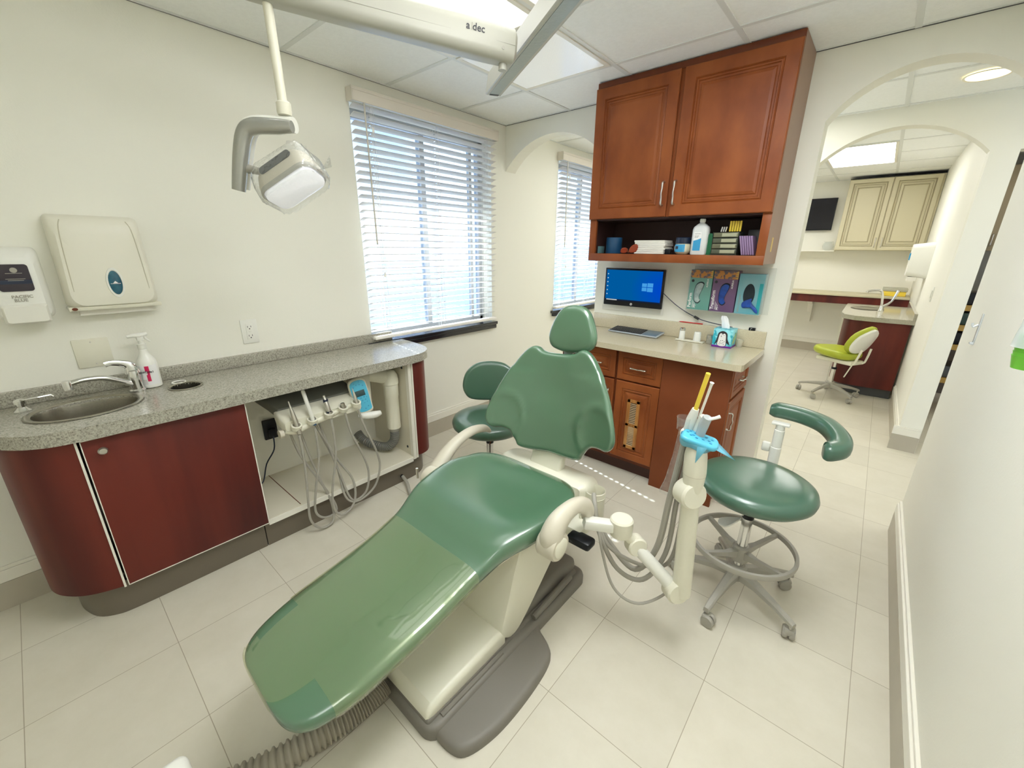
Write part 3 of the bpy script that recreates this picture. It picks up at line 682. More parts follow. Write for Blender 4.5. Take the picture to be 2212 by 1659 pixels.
# tray head
yt0, yt1 = .70, 1.10
m = MB(); R_ = []
for xx, z0, z1, a, b in ((-2.50, .755, .785, .60, 1.08), (-2.35, .725, .765, .63, 1.09), (-2.22, .675, .735, .67, 1.10), (-2.15, .640, .70, .69, 1.10)):
    R_.append([V((xx, (a+b)/2+p[0], (z0+z1)/2+p[1])) for p in rrect(b-a, z1-z0, .012)])
m.rings(R_).build('tray_back', mat('tray_grey', (.15, .155, .135), .5), t)
m = MB(); R_ = []
for xx, z0, z1, a, b in ((-2.20, .640, .688, .685, 1.105), (-2.15, .615, .690, .675, 1.115), (-2.10, .598, .672, .68, 1.112), (-2.075, .600, .650, .69, 1.10)):
    R_.append([V((xx, (a+b)/2+p[0], (z0+z1)/2+p[1])) for p in rrect(b-a, z1-z0, .018)])
m.rings(R_).build('tray_front', CREAM, t)
MB().tube([(-2.10, .695, .60), (-2.085, .74, .585), (-2.085, .80, .60), (-2.085, 1.07, .645)], .018, 12, 4).build('holder_bar', CREAM, t)
MB().lathe([(.022, 0), (.022, .02)], (-2.105, .685, .585), 16, M4.Rotation(pi/2, 3, 'X')).build('end_knob', CREAM2, t)
iy = [.735, .815, .905, .985, 1.062]; 
for k, y in enumerate(iy):
    zz = .615+(y-.70)*.10
    h_ = MB().lathe([(.024, -.012), (.026, .012), (.018, .013), (.014, -.008)], (-2.058, y, zz), 18, M4.Rotation(rad(20), 3, 'Y')).build('holder', CREAM, t)
tips = [([(0, -.05, .012), (0, .02, .012), (0, .07, .009), (0, .10, .004), (0, .12, .003)], NICKEL),
        ([(0, -.02, .010), (0, .04, .010), (0, .145, .0095), (0, .15, .006)], PWHITE),
        ([(0, -.03, .011), (0, .01, .012), (0, .055, .012), (0, .06, .009), (0, .09, .006)], NICKEL),
        ([(0, -.03, .009), (0, 0, .010), (0, .018, .011), (0, .02, .006)], NICKEL),
        ([(0, -.03, .010), (0, .03, .009), (0, .05, .005), (0, .075, .002)], NICKEL)]
for k, y in enumerate(iy):
    zz = .63+(y-.70)*.10
    m = MB(); p = [V((-2.052-.20*q[1], y-.10*q[1], zz+q[1])) for q in tips[k][0]]
    h_ = m.tube(p, [q[2] for q in tips[k][0]], 12).build('handpiece', tips[k][1], t, label=['syringe in clear sleeve', 'grey-white wand handpiece', 'steel handpiece with dark bands', 'short steel coupling', 'pointed steel scaler handpiece'][k])
    if k == 2: MB().lathe([(.0128, .05), (.0128, .068)], (-2.065, y-.005, zz), 12).lathe([(.0128, -.004), (.0128, .004)], (-2.053, y, zz), 12).build('dark_band', NAVY, h_)
    if k == 1: MB().lathe([(.013, -.03), (.014, -.005)], (-2.05, y+.002, zz-.006), 12).build('blue_grip', BLUEM, h_)
loops = [[(-2.04, .735, .58), (-2.035, .735, .40), (-2.03, .72, .20), (-2.02, .715, .09), (-2.015, .76, .02), (-2.02, .83, .03), (-2.06, .85, .12), (-2.10, .83, .24), (-2.14, .80, .42), (-2.17, .78, .60)],
         [(-2.04, .815, .59), (-2.035, .81, .42), (-2.035, .77, .25), (-2.03, .75, .12), (-2.03, .80, .06), (-2.05, .87, .07), (-2.09, .84, .20), (-2.14, .76, .42), (-2.16, .73, .58)],
         [(-2.04, .905, .61), (-2.03, .90, .42), (-2.025, .85, .20), (-2.02, .85, .08), (-2.02, .90, .035), (-2.03, .97, .08), (-2.06, .99, .20), (-2.10, .93, .35), (-2.15, .85, .60)],
         [(-2.04, .985, .62), (-2.03, 1.0, .50), (-2.03, 1.06, .32), (-2.03, 1.075, .20), (-2.03, 1.04, .10), (-2.04, .96, .09), (-2.08, .93, .25), (-2.12, .90, .45), (-2.16, .88, .60)],
         [(-2.04, 1.062, .62), (-2.03, 1.085, .50), (-2.03, 1.14, .33), (-2.03, 1.15, .22), (-2.03, 1.10, .11), (-2.03, .99, .07), (-2.05, .93, .12), (-2.11, .93, .30), (-2.15, .89, .48), (-2.17, .86, .60)]]
for L in loops: MB().tube(L, [.0068]+[.0062]*(len(L)-1), 8, 7).build('tubing', GREYH, t)
# touch pad
Uo = V((-.35, .93, 0)).normalized(); Mp = M4.Rotation(rad(-12), 3, 'X')
m = MB(); cc = V((-2.10, 1.115, .675)); Nn = V((.95, -.30, .12)).normalized(); Uu = V((0, 0, 1)).cross(Nn).normalized(); Vv_ = Nn.cross(Uu)
tlt = M4.Rotation(rad(10), 3, Nn); Uu = tlt @ Uu; Vv_ = tlt @ Vv_
tp = MB().pad(crc([(-.048, -.07), (-.044, -.10), (0, -.112), (.044, -.10), (.048, -.06), (.052, .03), (.045, .09), (0, .105), (-.045, .09), (-.052, .03)], 4), cc, Uu, Vv_, .028, .012, .002).build('touch_pad', CREAM, t)
MB().pad(crc([(-.040, -.07), (-.034, -.088), (0, -.096), (.036, -.088), (.041, -.06), (.044, .03), (.038, .08), (0, .093), (-.038, .08), (-.044, .03)], 4), cc+Nn*.0165, Uu, Vv_, .003, .001).build('blue_barrier', BLUEF, tp, label='blue barrier film')
MB().box((-.026, -.017, 0), (.026, .017, .002), .001, M4.Translation(cc+Nn*.0180+Vv_*.016) @ M4(((Uu.x, Vv_.x, Nn.x), (Uu.y, Vv_.y, Nn.y), (Uu.z, Vv_.z, Nn.z))).to_4x4()).build('display', LCD, tp)
m = MB()
for (a, b, s_) in [(-.024, -.016, 1), (-.004, -.012, 1), (.014, -.010, 1), (.028, -.014, .8), (-.02, -.030, 1), (0, -.028, 1), (.018, -.026, 1), (-.014, -.046, .7), (.008, -.044, .7), (.024, -.04, .7), (-.018, -.066, 1), (.004, -.078, 1), (.022, -.068, 1), (-.026, .058, 1), (-.008, .068, 1), (.010, .066, 1), (.026, .056, 1), (-.018, .078, .8), (.010, .082, .8)]:
    p = cc+Nn*.0182+Uu*a+Vv_*b
    m.rings([[p+Uu*(.0038*s_*cos(k*pi/5))+Vv_*(.0038*s_*sin(k*pi/5))+Nn*h for k in range(10)] for h in (0, .001)])
m.build('buttons', BLUED, tp)
MB().box((-2.36, 1.13, .57), (-2.17, 1.235, .77), .03).build('control_housing', CREAM, t)
m = MB().tube([(-2.09, 1.085, .565), (-2.07, 1.12, .556), (-2.05, 1.17, .556), (-2.04, 1.20, .562)], [.012, .020, .021, .012], 14, 4)
m.build('bagged_handle', mat('bag_foil', (.75, .75, .70), .18, bump=1, bscale=70), t, label='handle wrapped in clear film')
# cut-in outlet box and cord in the bay
t = thing('outlet_box', 'black outlet box with plugged cord at the back of the open bay', 'outlet', (XL, .755, .45))
MB().box((XL+.0005, .718, .40), (XL+.02, .79, .52), .004).build('box', BLACK, t); MB().box((XL+.02, .735, .42), (XL+.045, .775, .47), .006).build('plug', BLACK, t)
MB().tube([(XL+.04, .755, .43), (XL+.06, .74, .35), (XL+.05, .69, .27), (XL+.07, .65, .18), (XL+.09, .60, .172)], .004, 8, 5).build('cord', NAVY, t)

# ================================================================= DESK UNIT
Mx = lambda x, y, z: M4.Translation((x, y, z))
t = thing('base_cabinet', 'stained maple base cabinet with raised-panel doors and drawers under the cream worktop', 'cabinet', (-1.03, 2.6, 0))
YF = 2.422
MB().box((-1.60, YF, .10), (-.50, YB-.002, .881)).build('carcass', MAPLED, t, False)
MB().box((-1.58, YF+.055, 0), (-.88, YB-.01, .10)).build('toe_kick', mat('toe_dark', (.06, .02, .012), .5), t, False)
MB().box((-.866, YF-.02, 0), (-.484, YF, .881), .001).box((-.866, YF, 0), (-.50, YB-.01, .10)).build('front_panel', mat('plain_panel', (.215, .058, .020), .5, spec=.25, col2=(.185, .048, .016), vscale=5), t)
def handle(p0, p1, N_, m_, par, r_=.0045, name='handle'):
    p0 = V(p0); p1 = V(p1); N_ = V(N_); d = p1-p0
    MB().tube([p0, p0+N_*.018, p0+d*.08+N_*.024, p0+d*.3+N_*.024, p0+d*.5+N_*.030, p0+d*.7+N_*.024, p0+d*.92+N_*.024, p1+N_*.018, p1], [r_*1.5, r_*1.1, r_*1.3, r_, r_*.9, r_, r_*1.3, r_*1.1, r_*1.5], 10, 3).build(name, m_, par)
dp = door_prof(.02, .045)
dr = panel_door(.291, .185, .02, Mx(-1.1605, YF, .678), door_prof(.02, .035)).build('drawer', MAPLE, t, False); handle((-1.065, YF-.016, .768), (-.965, YF-.016, .768), (0, -1, 0), CHROME, dr)
dr = panel_door(.285, .185, .02, Mx(-1.462, YF, .678), door_prof(.02, .035)).build('drawer', MAPLE, t, False); handle((-1.37, YF-.016, .768), (-1.27, YF-.016, .768), (0, -1, 0), CHROME, dr)
dl = panel_door(.291, .54, .02, Mx(-1.1605, YF, .128), dp).build('door', MAPLE, t, False)
dl2 = panel_door(.285, .54, .02, Mx(-1.462, YF, .128), dp).build('door', MAPLE, t, False); handle((-1.203, YF-.018, .60), (-1.203, YF-.018, .50), (0, -1, 0), CHROME, dl2)
# oak register on the door
v_ = MB(); x0, x1, z0, z1 = -1.066, -.980, .214, .560
YG = YF-.018
for a, b in (((x0, z0), (x0+.022, z1)), ((x1-.022, z0), (x1, z1)), ((x0, z0), (x1, z0+.022)), ((x0, z1-.022), (x1, z1)), ((x0, .372), (x1, .392))): v_.box((a[0], YG-.008, a[1]), (b[0], YG, b[1]), .002)
vo = v_.build('vent_register', OAK, dl, label='oak slotted vent')
# sub-detail slats are part of the register surface
m = MB()
for k in range(12):
    for zz in (.236+.0117*k, .394+.0120*k): m.box((x0+.021, YG-.006, zz), (x1-.021, YG-.001, zz+.0055))
m.box((x0+.021, YG-.001, .236), (x1-.021, YG, .376)); 
o = m.build('vent_slats', mat('pale_slats', (.55, .40, .24), .5), dl)
MB().box((x0+.02, YG-.0015, .39), (x1-.02, YG-.0005, .54)).build('vent_gap', BLACK, dl, False)
# drawers on the right-hand side (facing +x)
Rz = M4.Rotation(pi/2, 4, 'Z')
q = Mx(-.50, 2.425, .688) @ Rz; sdr = panel_door(.36, .175, .02, q, door_prof(.02, .035)).build('side_drawer', MAPLE, t, False); handle((-.484, 2.56, .775), (-.484, 2.65, .775), (1, 0, 0), CHROME, sdr)
q = Mx(-.50, 2.425, .128) @ Rz; sd2 = panel_door(.36, .54, .02, q, door_prof(.02, .045)).build('side_door', MAPLE, t, False); handle((-.484, 2.458, .60), (-.484, 2.458, .50), (1, 0, 0), CHROME, sd2)
t = thing('desk_worktop', 'polished cream quartz worktop with backsplash on the maple cabinet', 'worktop', (-1.0, 2.58, .882))
m = MB(); R_ = []
o_ = [(-1.63, YB-.001), (-1.63, 2.35), (-1.62, 2.335), (-.46, 2.315), (-.435, 2.322), (-.428, 2.345), (-.428, YB-.001)]
m.rings([[V((p[0], p[1], z)) for p in o_] for z in (.8825, .917)]).build('top', QUARTZ, t, False)
MB().box((-1.60, YB-.021, .9175), (-.432, YB-.001, 1.019), .003).build('backsplash', QUARTZ, t)
# upper cabinet
t = thing('upper_cabinet', 'tall stained maple wall cabinet with two raised-panel doors above an open shelf', 'cabinet', (-.98, 2.68, 1.41))
YU = 2.53
MB().box((-1.505, YU, 1.663), (-.468, YB-.001, 2.418), .001).box((-1.505, YU+.02, 1.412), (-1.487, YB-.001, 1.663)).box((-.486, YU+.02, 1.412), (-.468, YB-.001, 1.663)).box((-1.487, YU+.02, 1.412), (-.486, YB-.001, 1.452)).build('carcass', MAPLE, t, False)
MB().box((-.4680, YU+.001, 1.412), (-.4655, YB-.001, 2.418)).build('end_panel', MAPLEG, t, False)
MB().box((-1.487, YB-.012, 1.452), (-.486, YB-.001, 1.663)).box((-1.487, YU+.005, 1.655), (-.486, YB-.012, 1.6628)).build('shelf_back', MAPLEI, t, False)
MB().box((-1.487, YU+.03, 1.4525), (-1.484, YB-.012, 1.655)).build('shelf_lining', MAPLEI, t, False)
MB().box((-1.505, YU, 1.408), (-.466, YU+.02, 1.455), .001).box((-1.505, YU, 1.455), (-1.460, YU+.02, 1.665), .001).box((-.508, YU, 1.455), (-.466, YU+.02, 1.665), .001).build('face_frame', MAPLE, t)
MB().box((-1.505, YU-.006, 2.385), (-.466, YU, 2.418), .002).build('top_rail', MAPLED, t)
dpu = door_prof(.021, .06)
for (x0, w, hx) in ((-1.506, .500, -1.030), (-.984, .517, -.963)):
    d_ = panel_door(w, .722, .021, Mx(x0, YU, 1.663), dpu).build('door', MAPLE, t, False); handle((hx, YU-.019, 1.845), (hx, YU-.019, 1.725), (0, -1, 0), NICKEL, d_)
# items on the open shelf
SZ = 1.4555
t = thing('blue_mug', 'dark blue cylindrical cup at the left of the open shelf', 'cup', (-1.385, 2.65, SZ))
MB().lathe([(.050, 0), (.052, .004), (.052, .098), (.049, .10), (.046, .096), (.044, .01), (.01, .008)], (-1.385, 2.65, SZ), 28).build('cup_body', BLUEM, t)
tag(MB().box((-1.478, 2.60, SZ), (-1.470, 2.68, SZ+.045), .001).build('small_box', mat('pale_teal', (.15, .3, .32), .4), None, True, org=(-1.474, 2.64, SZ)), 'thin pale teal packet standing at the far left of the shelf', 'packet')
t = thing('goggles', 'folded amber safety glasses lying between blue cup and stacked napkins', 'glasses', (-1.26, 2.62, SZ))
MB().pad(crc([(-.022, -.01), (-.015, .014), (.008, .018), (.022, .008), (.018, -.012), (0, -.016)], 4), (-1.285, 2.60, SZ+.019), (.9, .4, .1), (0, -.2, 1), .008, .003).build('lens', ORNG, t)
MB().pad(crc([(-.03, -.01), (-.02, .02), (.01, .03), (.03, .015), (.025, -.014), (0, -.02)], 4), (-1.212, 2.585, SZ+.026), (.9, .2, .2), (0, -.1, 1), .012, .004).build('lens', ORNG, t)
MB().tube([(-1.305, 2.60, SZ+.012), (-1.27, 2.61, SZ+.03), (-1.25, 2.60, SZ+.008), (-1.19, 2.60, SZ+.045)], .004, 8, 4).build('temple', MAPLED, t)
for k in range(7):
    z = SZ+.0115*k; dx = random.uniform(-.008, .006)
    tag(MB().box((-1.205+dx, 2.585, z+.0002), (-1.012+dx, 2.72, z+.0112), .003).build('napkin_pack', PAPER, None, True, org=(-1.11, 2.65, z)), 'white folded napkins, layer %s of the stack on the open shelf' % ['at the bottom', 'second from the bottom', 'third from the bottom', 'in the middle', 'third from the top', 'second from the top', 'at the top'][k], 'napkins', 'stacked napkins on the shelf')
J = V((-.918, 2.62, SZ)); t = thing('petroleum_jelly_jar', 'round jar with blue label and navy lid beside the tall white bottle', 'jar', J)
MB().lathe([(.028, 0), (.040, .008), (.047, .025), (.047, .045), (.041, .058), (.038, .062)], J, 28).build('jar', mat('jelly', (.70, .67, .50), .2), t)
MB().lathe([(.042, .060), (.043, .064), (.043, .092), (.040, .096)], J, 28).build('lid', NAVY, t)
cyl_label(J, .0475, .014, .056, -2.35, -1.0, LABB, 'label', t); cyl_label(J, .0481, .030, .046, -2.2, -1.8, NAVY, 'label_oval', t)
tag(MB().box((-1.005, 2.57, SZ), (-.972, 2.60, SZ+.03), .002).build('dark_box', BLACK, None, True, org=(-.99, 2.585, SZ)), 'small black block between napkin stack and jar', 'box')
B = V((-.818, 2.60, SZ)); t = thing('alcohol_bottle', 'tall milky plastic bottle with white and blue label on the shelf', 'bottle', B)
m = MB(); R_ = []
for s_, z in ((.94, 0), (1, .006), (1, .135), (.9, .150), (.5, .166), (.30, .172), (.28, .180)): R_.append([B+V((p[0]*s_, p[1]*s_, z)) for p in rrect(.088, .056, .018)])
m.rings(R_).build('bottle', GUMB, t)
MB().lathe([(.015, .176), (.0155, .178), (.0155, .192), (.013, .194)], B, 18).build('cap', WHITE, t)
l_ = MB().box(B+V((-.028, -.0292, .02)), B+V((.014, -.0282, .122))).build('label', LABW, t, False)
MB().prism([(B.x-.0275, B.z+.022), (B.x+.0135, B.z+.022), (B.x+.0135, B.z+.09), (B.x-.005, B.z+.082), (B.x-.0275, B.z+.076)], 1, B.y-.0297, B.y-.0293).build('label_blue', LABB, l_, False)
text('amazon basics', .0055, B+V((-.024, -.0295, .112)), (1, 0, 0), (0, 0, 1), INK, l_); text('Isopropyl', .0062, B+V((-.024, -.0295, .100)), (1, 0, 0), (0, 0, 1), INK, l_); text('Alcohol', .0062, B+V((-.024, -.0295, .093)), (1, 0, 0), (0, 0, 1), INK, l_)
t = thing('drawer_organizer', 'smoky clear stacked drawer box holding packets and yellow tips', 'organizer', (-.68, 2.65, SZ))
MB().box((-.748, 2.585, SZ), (-.615, 2.70, SZ+.004)).box((-.748, 2.585, SZ+.004), (-.745, 2.70, SZ+.122)).box((-.618, 2.585, SZ+.004), (-.615, 2.70, SZ+.122)).box((-.745, 2.697, SZ+.004), (-.618, 2.70, SZ+.122)).build('case', SMOKE, t, False)
for k in range(4):
    d_ = MB().box((-.744, 2.583, SZ+.006+.029*k), (-.619, 2.695, SZ+.031+.029*k), .002).build('drawer', mat('drawer_%d' % (k % 2), [(.09, .10, .07), (.14, .14, .09)][k % 2], .2), t)
    MB().box((-.70, 2.581, SZ+.010+.029*k), (-.625, 2.583, SZ+.027+.029*k)).build('packet', COTTON, d_, False)
t = thing('green_bag', 'green translucent packet tucked behind the white bottle', 'packet', (-.755, 2.61, SZ))
MB().pad(crc([(-.014, 0), (-.012, .10), (0, .115), (.012, .10), (.014, 0)], 3), (-.764, 2.60, SZ+.001), (1, 0, 0), (0, 0, 1), .01, .004).build('bag', GREENT, t)
for k in range(5): tag(MB().box((-.676+.0125*k, 2.61, SZ+.1235), (-.666+.0125*k, 2.62, SZ+.178), .002).build('yellow_tip', YEL, None, True, org=(-.67+.0125*k, 2.615, SZ+.1235)), 'yellow plastic evacuator tip standing on the drawer organizer', 'suction tip', 'yellow tips on the organizer')
for k in range(3): tag(MB().tube([(-.712+.011*k, 2.60, SZ+.1228), (-.708+.011*k, 2.60, SZ+.148)], .004, 8).build('steel_bur', NICKEL, None, True, org=(-.712+.011*k, 2.60, SZ+.1228)), 'small steel post upright on the drawer organizer', 'instrument', 'steel posts on the organizer')
tag(MB().box((-.598, 2.70, SZ), (-.52, 2.80, SZ+.135), .003).build('black_case', DGREY, None, True, org=(-.56, 2.75, SZ)), 'black case at the back right of the open shelf', 'case')
for k in range(6):
    M_ = M4.Translation((-.585+.011*k, 2.60, SZ+.002)) @ M4.Rotation(rad(-13), 4, 'Y')
    tag(MB().box((-.004, -.02, 0), (.004, .07, .10), .001, M_).build('lilac_card', LILAC, None, True, org=(-.585+.011*k, 2.60, SZ)), 'lilac paper sleeve leaning in a row at the right of the shelf', 'paper sleeve', 'lilac sleeves')
tag(MB().box((-.4653, 2.640, 1.475), (-.4645, 2.672, 1.547)).build('sticky_note', STICKY, None, False, org=(-.465, 2.655, 1.475)), 'pale yellow sticky note on the end of the upper cabinet', 'note')
# monitor
t = thing('monitor', 'black wall-mounted monitor showing a blue desktop above the keyboard', 'monitor', (-1.30, 2.80, 1.22))
MB().box((-1.54, YB-.008, 1.05), (-1.07, YB-.0005, 1.36), .003).build('wall_plate', WHITE, t)
MB().box((-1.36, YB-.04, 1.16), (-1.24, YB-.008, 1.28)).build('bracket', BLACK, t, False)
MZ, MT = 1.096, 1.355; mx0, mx1, my = -1.502, -1.068, 2.782
MB().box((mx0, my, MZ), (mx1, my+.025, MT), .004).build('bezel', BLACK, t)
def screen_mat():
    m = bpy.data.materials.new('screen'); m.use_nodes = True; nt = m.node_tree; nt.nodes.clear(); o = nt.nodes.new('ShaderNodeOutputMaterial'); e = nt.nodes.new('ShaderNodeEmission')
    tc = nt.nodes.new('ShaderNodeTexCoord'); mp = nt.nodes.new('ShaderNodeMapping'); g = nt.nodes.new('ShaderNodeTexGradient'); g.gradient_type = 'SPHERICAL'
    mp.inputs['Location'].default_value = (-1.0, 0, 0); mp.inputs['Scale'].default_value = (4.2, 0, 5)
    nt.links.new(tc.outputs['Object'], mp.inputs[0]); nt.links.new(mp.outputs[0], g.inputs[0]); cr = nt.nodes.new('ShaderNodeValToRGB')
    cr.color_ramp.elements[0].color = (.0, .105, .36, 1); cr.color_ramp.elements[1].color = (.0, .06, .62, 1)
    nt.links.new(g.outputs[0], cr.inputs[0]); nt.links.new(cr.outputs[0], e.inputs[0]); e.inputs[1].default_value = .42; nt.links.new(e.outputs[0], o.inputs[0]); return m
sc_ = MB().box((mx0+.012, my-.0008, MZ+.034), (mx1-.012, my+.001, MT-.012)).build('screen', screen_mat(), t, False)
lg = emission('screen_logo', (.06, .33, .75), .45)
m = MB(); cx, cz = -1.180, 1.235
for (a, b, c_, d) in ((-.036, -.002, .002, .026), (.002, .042, .002, .029), (-.036, -.002, -.026, -.002), (.002, .042, -.029, -.002)): m.box((cx+a, my-.0012, cz+c_), (cx+b, my-.0008, cz+d))
m.build('desktop_logo', lg, sc_, False)
MB().box((mx0+.012, my-.0011, MZ+.034), (mx1-.012, my-.0008, MZ+.044)).build('task_bar', emission('taskbar', (.006, .012, .03), .6), sc_, False)
MB().box((mx0+.022, my-.0013, MZ+.0355), (mx0+.105, my-.0011, MZ+.0425)).build('search_box', emission('searchbox', (.4, .42, .42), .6), sc_, False)
ic = emission('icons', (.35, .5, .6), .5); m = MB()
for k in range(6): m.box((mx0+.020, my-.0012, 1.31-.028*k), (mx0+.028, my-.0009, 1.318-.028*k))
m.build('desktop_icons', ic, sc_, False)
MB().lathe([(.0085, 0), (.0085, .0006)], ((mx0+mx1)/2, my-.0002, MZ+.017), 20, M4.Rotation(pi/2, 3, 'X')).build('round_logo', LABW, t)
text('hp', .011, ((mx0+mx1)/2-.0048, my-.0012, MZ+.0138), (1, 0, 0), (0, 0, 1), INK, t)
# monitor cord
MB().tube([(-1.085, 2.800, 1.215), (-.97, 2.815, 1.125), (-.85, 2.822, 1.065), (-.76, 2.822, 1.042), (-.62, 2.822, 1.026)], .0028, 8, 6).build('cable', NAVY, t)
MB().tube([(-.855, 2.819, 1.068), (-.825, 2.818, 1.055)], .008, 8).build('connector', BLACK, t)
tag(MB().tube([(-.955, 2.833, 1.0235), (-.945, 2.833, 1.0235), (-.925, 2.833, 1.0235), (-.86, 2.834, 1.0235), (-.80, 2.834, 1.0235)], [.0008, .003, .0042, .0035, .0042], 8).build('red_pen', RED, None, True, org=(-.88, 2.834, 1.019)), 'red pen lying on top of the cream backsplash', 'pen')
t = thing('binder_clip', 'small black clip on the backsplash right of the tissue box', 'clip', (-.505, 2.83, 1.02)); MB().box((-.53, 2.823, 1.0192), (-.495, 2.843, 1.036), .002).build('clip', BLACK, t); MB().tube([(-.519, 2.822, 1.022), (-.519, 2.821, 1.031), (-.511, 2.821, 1.031)], .001, 5).build('wire', LABW, t)
# glove holder
t = thing('glove_box_holder', 'clear acrylic wall holder with a glove box row under the cabinet', 'holder', (-.69, 2.80, 1.12))
g0, g1 = -.895, -.478
MB().box((g0-.006, YB-.004, 1.118), (g1+.03, YB-.0005, 1.385)).box((g0-.006, YB-.085, 1.118), (g1, YB-.004, 1.121)).box((g0-.006, YB-.085, 1.121), (g0-.003, YB-.004, 1.36)).box((g1-.002, YB-.085, 1.121), (g1+.001, YB-.004, 1.36)).build('rack', ACRYL, t, False)
gl = [(g0, .132, TEALB, 'teal glove box reading Perform, left of three in the clear holder', GLOVEW), (g0+.137, .137, PURPB, 'purple glove box reading Transform, middle of the clear holder', GLOVEB), (g0+.280, .132, AQUAB, 'aqua glove box with a blue glove hanging out, right in the holder', GLOVEB)]
GF = YB-.080
for k, (x0, w, m_, lab, gm) in enumerate(gl):
    zt = 1.365 if k < 2 else 1.352
    t = thing('glove_box', lab, 'glove box', (x0+w/2, YB-.04, 1.122), 'glove boxes in the holder')
    MB().box((x0, GF, 1.122), (x0+w, YB-.006, zt), .001).build('carton', m_, t)
    if k < 2:
        MB().box((x0+.001, GF-.0006, zt-.048), (x0+w-.001, GF-.0001, zt-.001)).build('printed_band', COLLAGE, t, False)
        m = MB()
        for j in range(4): m.prism([(x0+w-.001, zt-.047+.011*j), (x0+w-.018, zt-.041+.011*j), (x0+w-.001, zt-.036+.011*j)], 1, GF-.0012, GF-.0006)
        m.build('gold_edge', GOLDC, t, False)
        hx = x0+.058+.01*k; ho = [(hx+p[0], 1.222+p[1]) for p in crc([(-.026, .0), (-.018, .052), (.006, .072), (.030, .064), (.026, .035), (.014, 0), (.010, -.03), (.020, -.045), (.004, -.062), (-.018, -.048)], 4)]
        text(['Perform', 'Transform'][k], .027, (x0+.022, GF-.0006, 1.132), (0, 0, 1), (-1, 0, 0), LABW, t, bold=.0006)
        text('AURELIA', .013, (x0+w-.022, GF-.0006, 1.262), (0, 0, 1), (-1, 0, 0), LABW, t, bold=.0003)
        text(['XS', 'M'][k], .020, (x0+.052, GF-.0006, 1.130), (0, 0, 1), (-1, 0, 0), LABW, t)
        MB().lathe([(.0085, 0), (.0085, .0005)], (x0+.018, GF-.0001, 1.298), 16, M4.Rotation(pi/2, 3, 'X')).build('round_mark', INK, t)
        m = MB()
        for j in range(4): m.box((x0+.030+.005*j, GF-.0005, 1.133), (x0+.0315+.005*j, GF-.0001, 1.18-.006*j))
        m.build('fine_print', LABW, t, False)
    else:
        hx = x0+.064; ho = [(hx+p[0], 1.235+p[1]) for p in ell(.030, .062, 28)]
        MB().box((x0+w-.020, GF-.0005, 1.13), (x0+w-.002, GF-.0001, 1.30)).build('side_stripe', mat('teal_stripe', (.02, .36, .40), .4), t, False)
        text('safco Champion', .016, (x0+.022, GF-.0006, 1.130), (0, 0, 1), (-1, 0, 0), GINK, t)
    MB().prism(ho, 1, GF-.0009, GF-.0002).build('opening', DARKH, t, False)
    if k < 2: MB().pad([(p[0], p[1]) for p in [(hx+(q[0]-hx)*.88, 1.222+(q[1]-1.222)*.9) for q in ho]], (0, GF-.003, 0), (1, 0, 0), (0, 0, 1), .006, .003, .004).build('glove', gm, t)
    else:
        MB().pad(crc([(hx-.026, 1.19), (hx+.018, 1.215), (hx+.022, 1.19), (hx+.055, 1.155), (hx+.060, 1.132), (hx+.045, 1.138), (hx+.02, 1.160), (hx-.022, 1.158)], 4), (0, GF-.006, 0), (1, 0, 0), (0, 0, 1), .008, .003, .003).build('glove', gm, t)
# keyboard
t = thing('keyboard', 'black keyboard with grey-blue palm area lying on the cream worktop', 'keyboard', (-1.212, 2.742, .9185))
ka = M4.Translation((-1.212, 2.742, .9268)) @ M4.Rotation(rad(-3), 4, 'Z') @ M4.Rotation(rad(7), 4, 'X') @ M4.Diagonal((.92, .74, 1, 1))
MB().box((-.20, -.085, 0), (.20, .085, .011), .008, ka, 3).build('body', mat('keyboard_silver', (.42, .46, .50), .35), t)
MB().box((-.192, -.077, .011), (.075, .077, .0125), .001, ka).build('key_bed', BLACK, t)
MB().box((.080, -.077, .011), (.192, .077, .0122), .001, ka).build('number_pad', mat('slate_blue', (.13, .20, .27), .35), t)
m = MB()
for r_ in range(5):
    for c_ in range(13): m.box((-.188+.020*c_, -.072+.0295*r_, .0125), (-.172+.020*c_, -.049+.0295*r_, .0155), .0015, ka, 1)
m.build('keys', mat('key_black', (.02, .022, .03), .35), t)
# small items
t = thing('condiment_tray', 'small cream holder base carrying two white dispensers on worktop', 'tray', (-.84, 2.75, .9175))
MB().box((-.930, 2.722, .9177), (-.752, 2.772, .925), .006).build('plate', CREAM, t)
for (x_, l_, h_) in ((-.893, 'chrome-capped cream dispenser standing at left on the cream holder', .055), (-.797, 'plain white dispenser standing at right on the cream holder', .055)):
    t = thing('small_dispenser', l_, 'dispenser', (x_, 2.747, .9252), 'dispensers on the cream holder')
    MB().lathe([(.019, 0), (.0185, .004), (.0165, h_), (.014, h_+.004)], (x_, 2.747, .9253), 20, sx=1 if x_ < -.85 else 1.25).build('body', WHITE, t)
    if x_ < -.85: MB().lathe([(.0168, h_+.003), (.0172, h_+.005), (.0170, h_+.018), (.014, h_+.021)], (x_, 2.747, .9253), 20).build('cap', CHROME, t)
t = thing('glass_jar', 'small glass jar with steel lid left of the tissue box', 'jar', (-.722, 2.765, .9175))
MB().lathe([(.021, .0005), (.023, .004), (.023, .034), (.020, .038)], (-.722, 2.765, .9175), 22).build('glass', mat('jar_glass', (.35, .33, .28), .1, spec=.9), t)
MB().lathe([(.0215, .036), (.022, .038), (.022, .054), (.019, .057)], (-.722, 2.765, .9175), 22).build('lid', NICKEL, t)
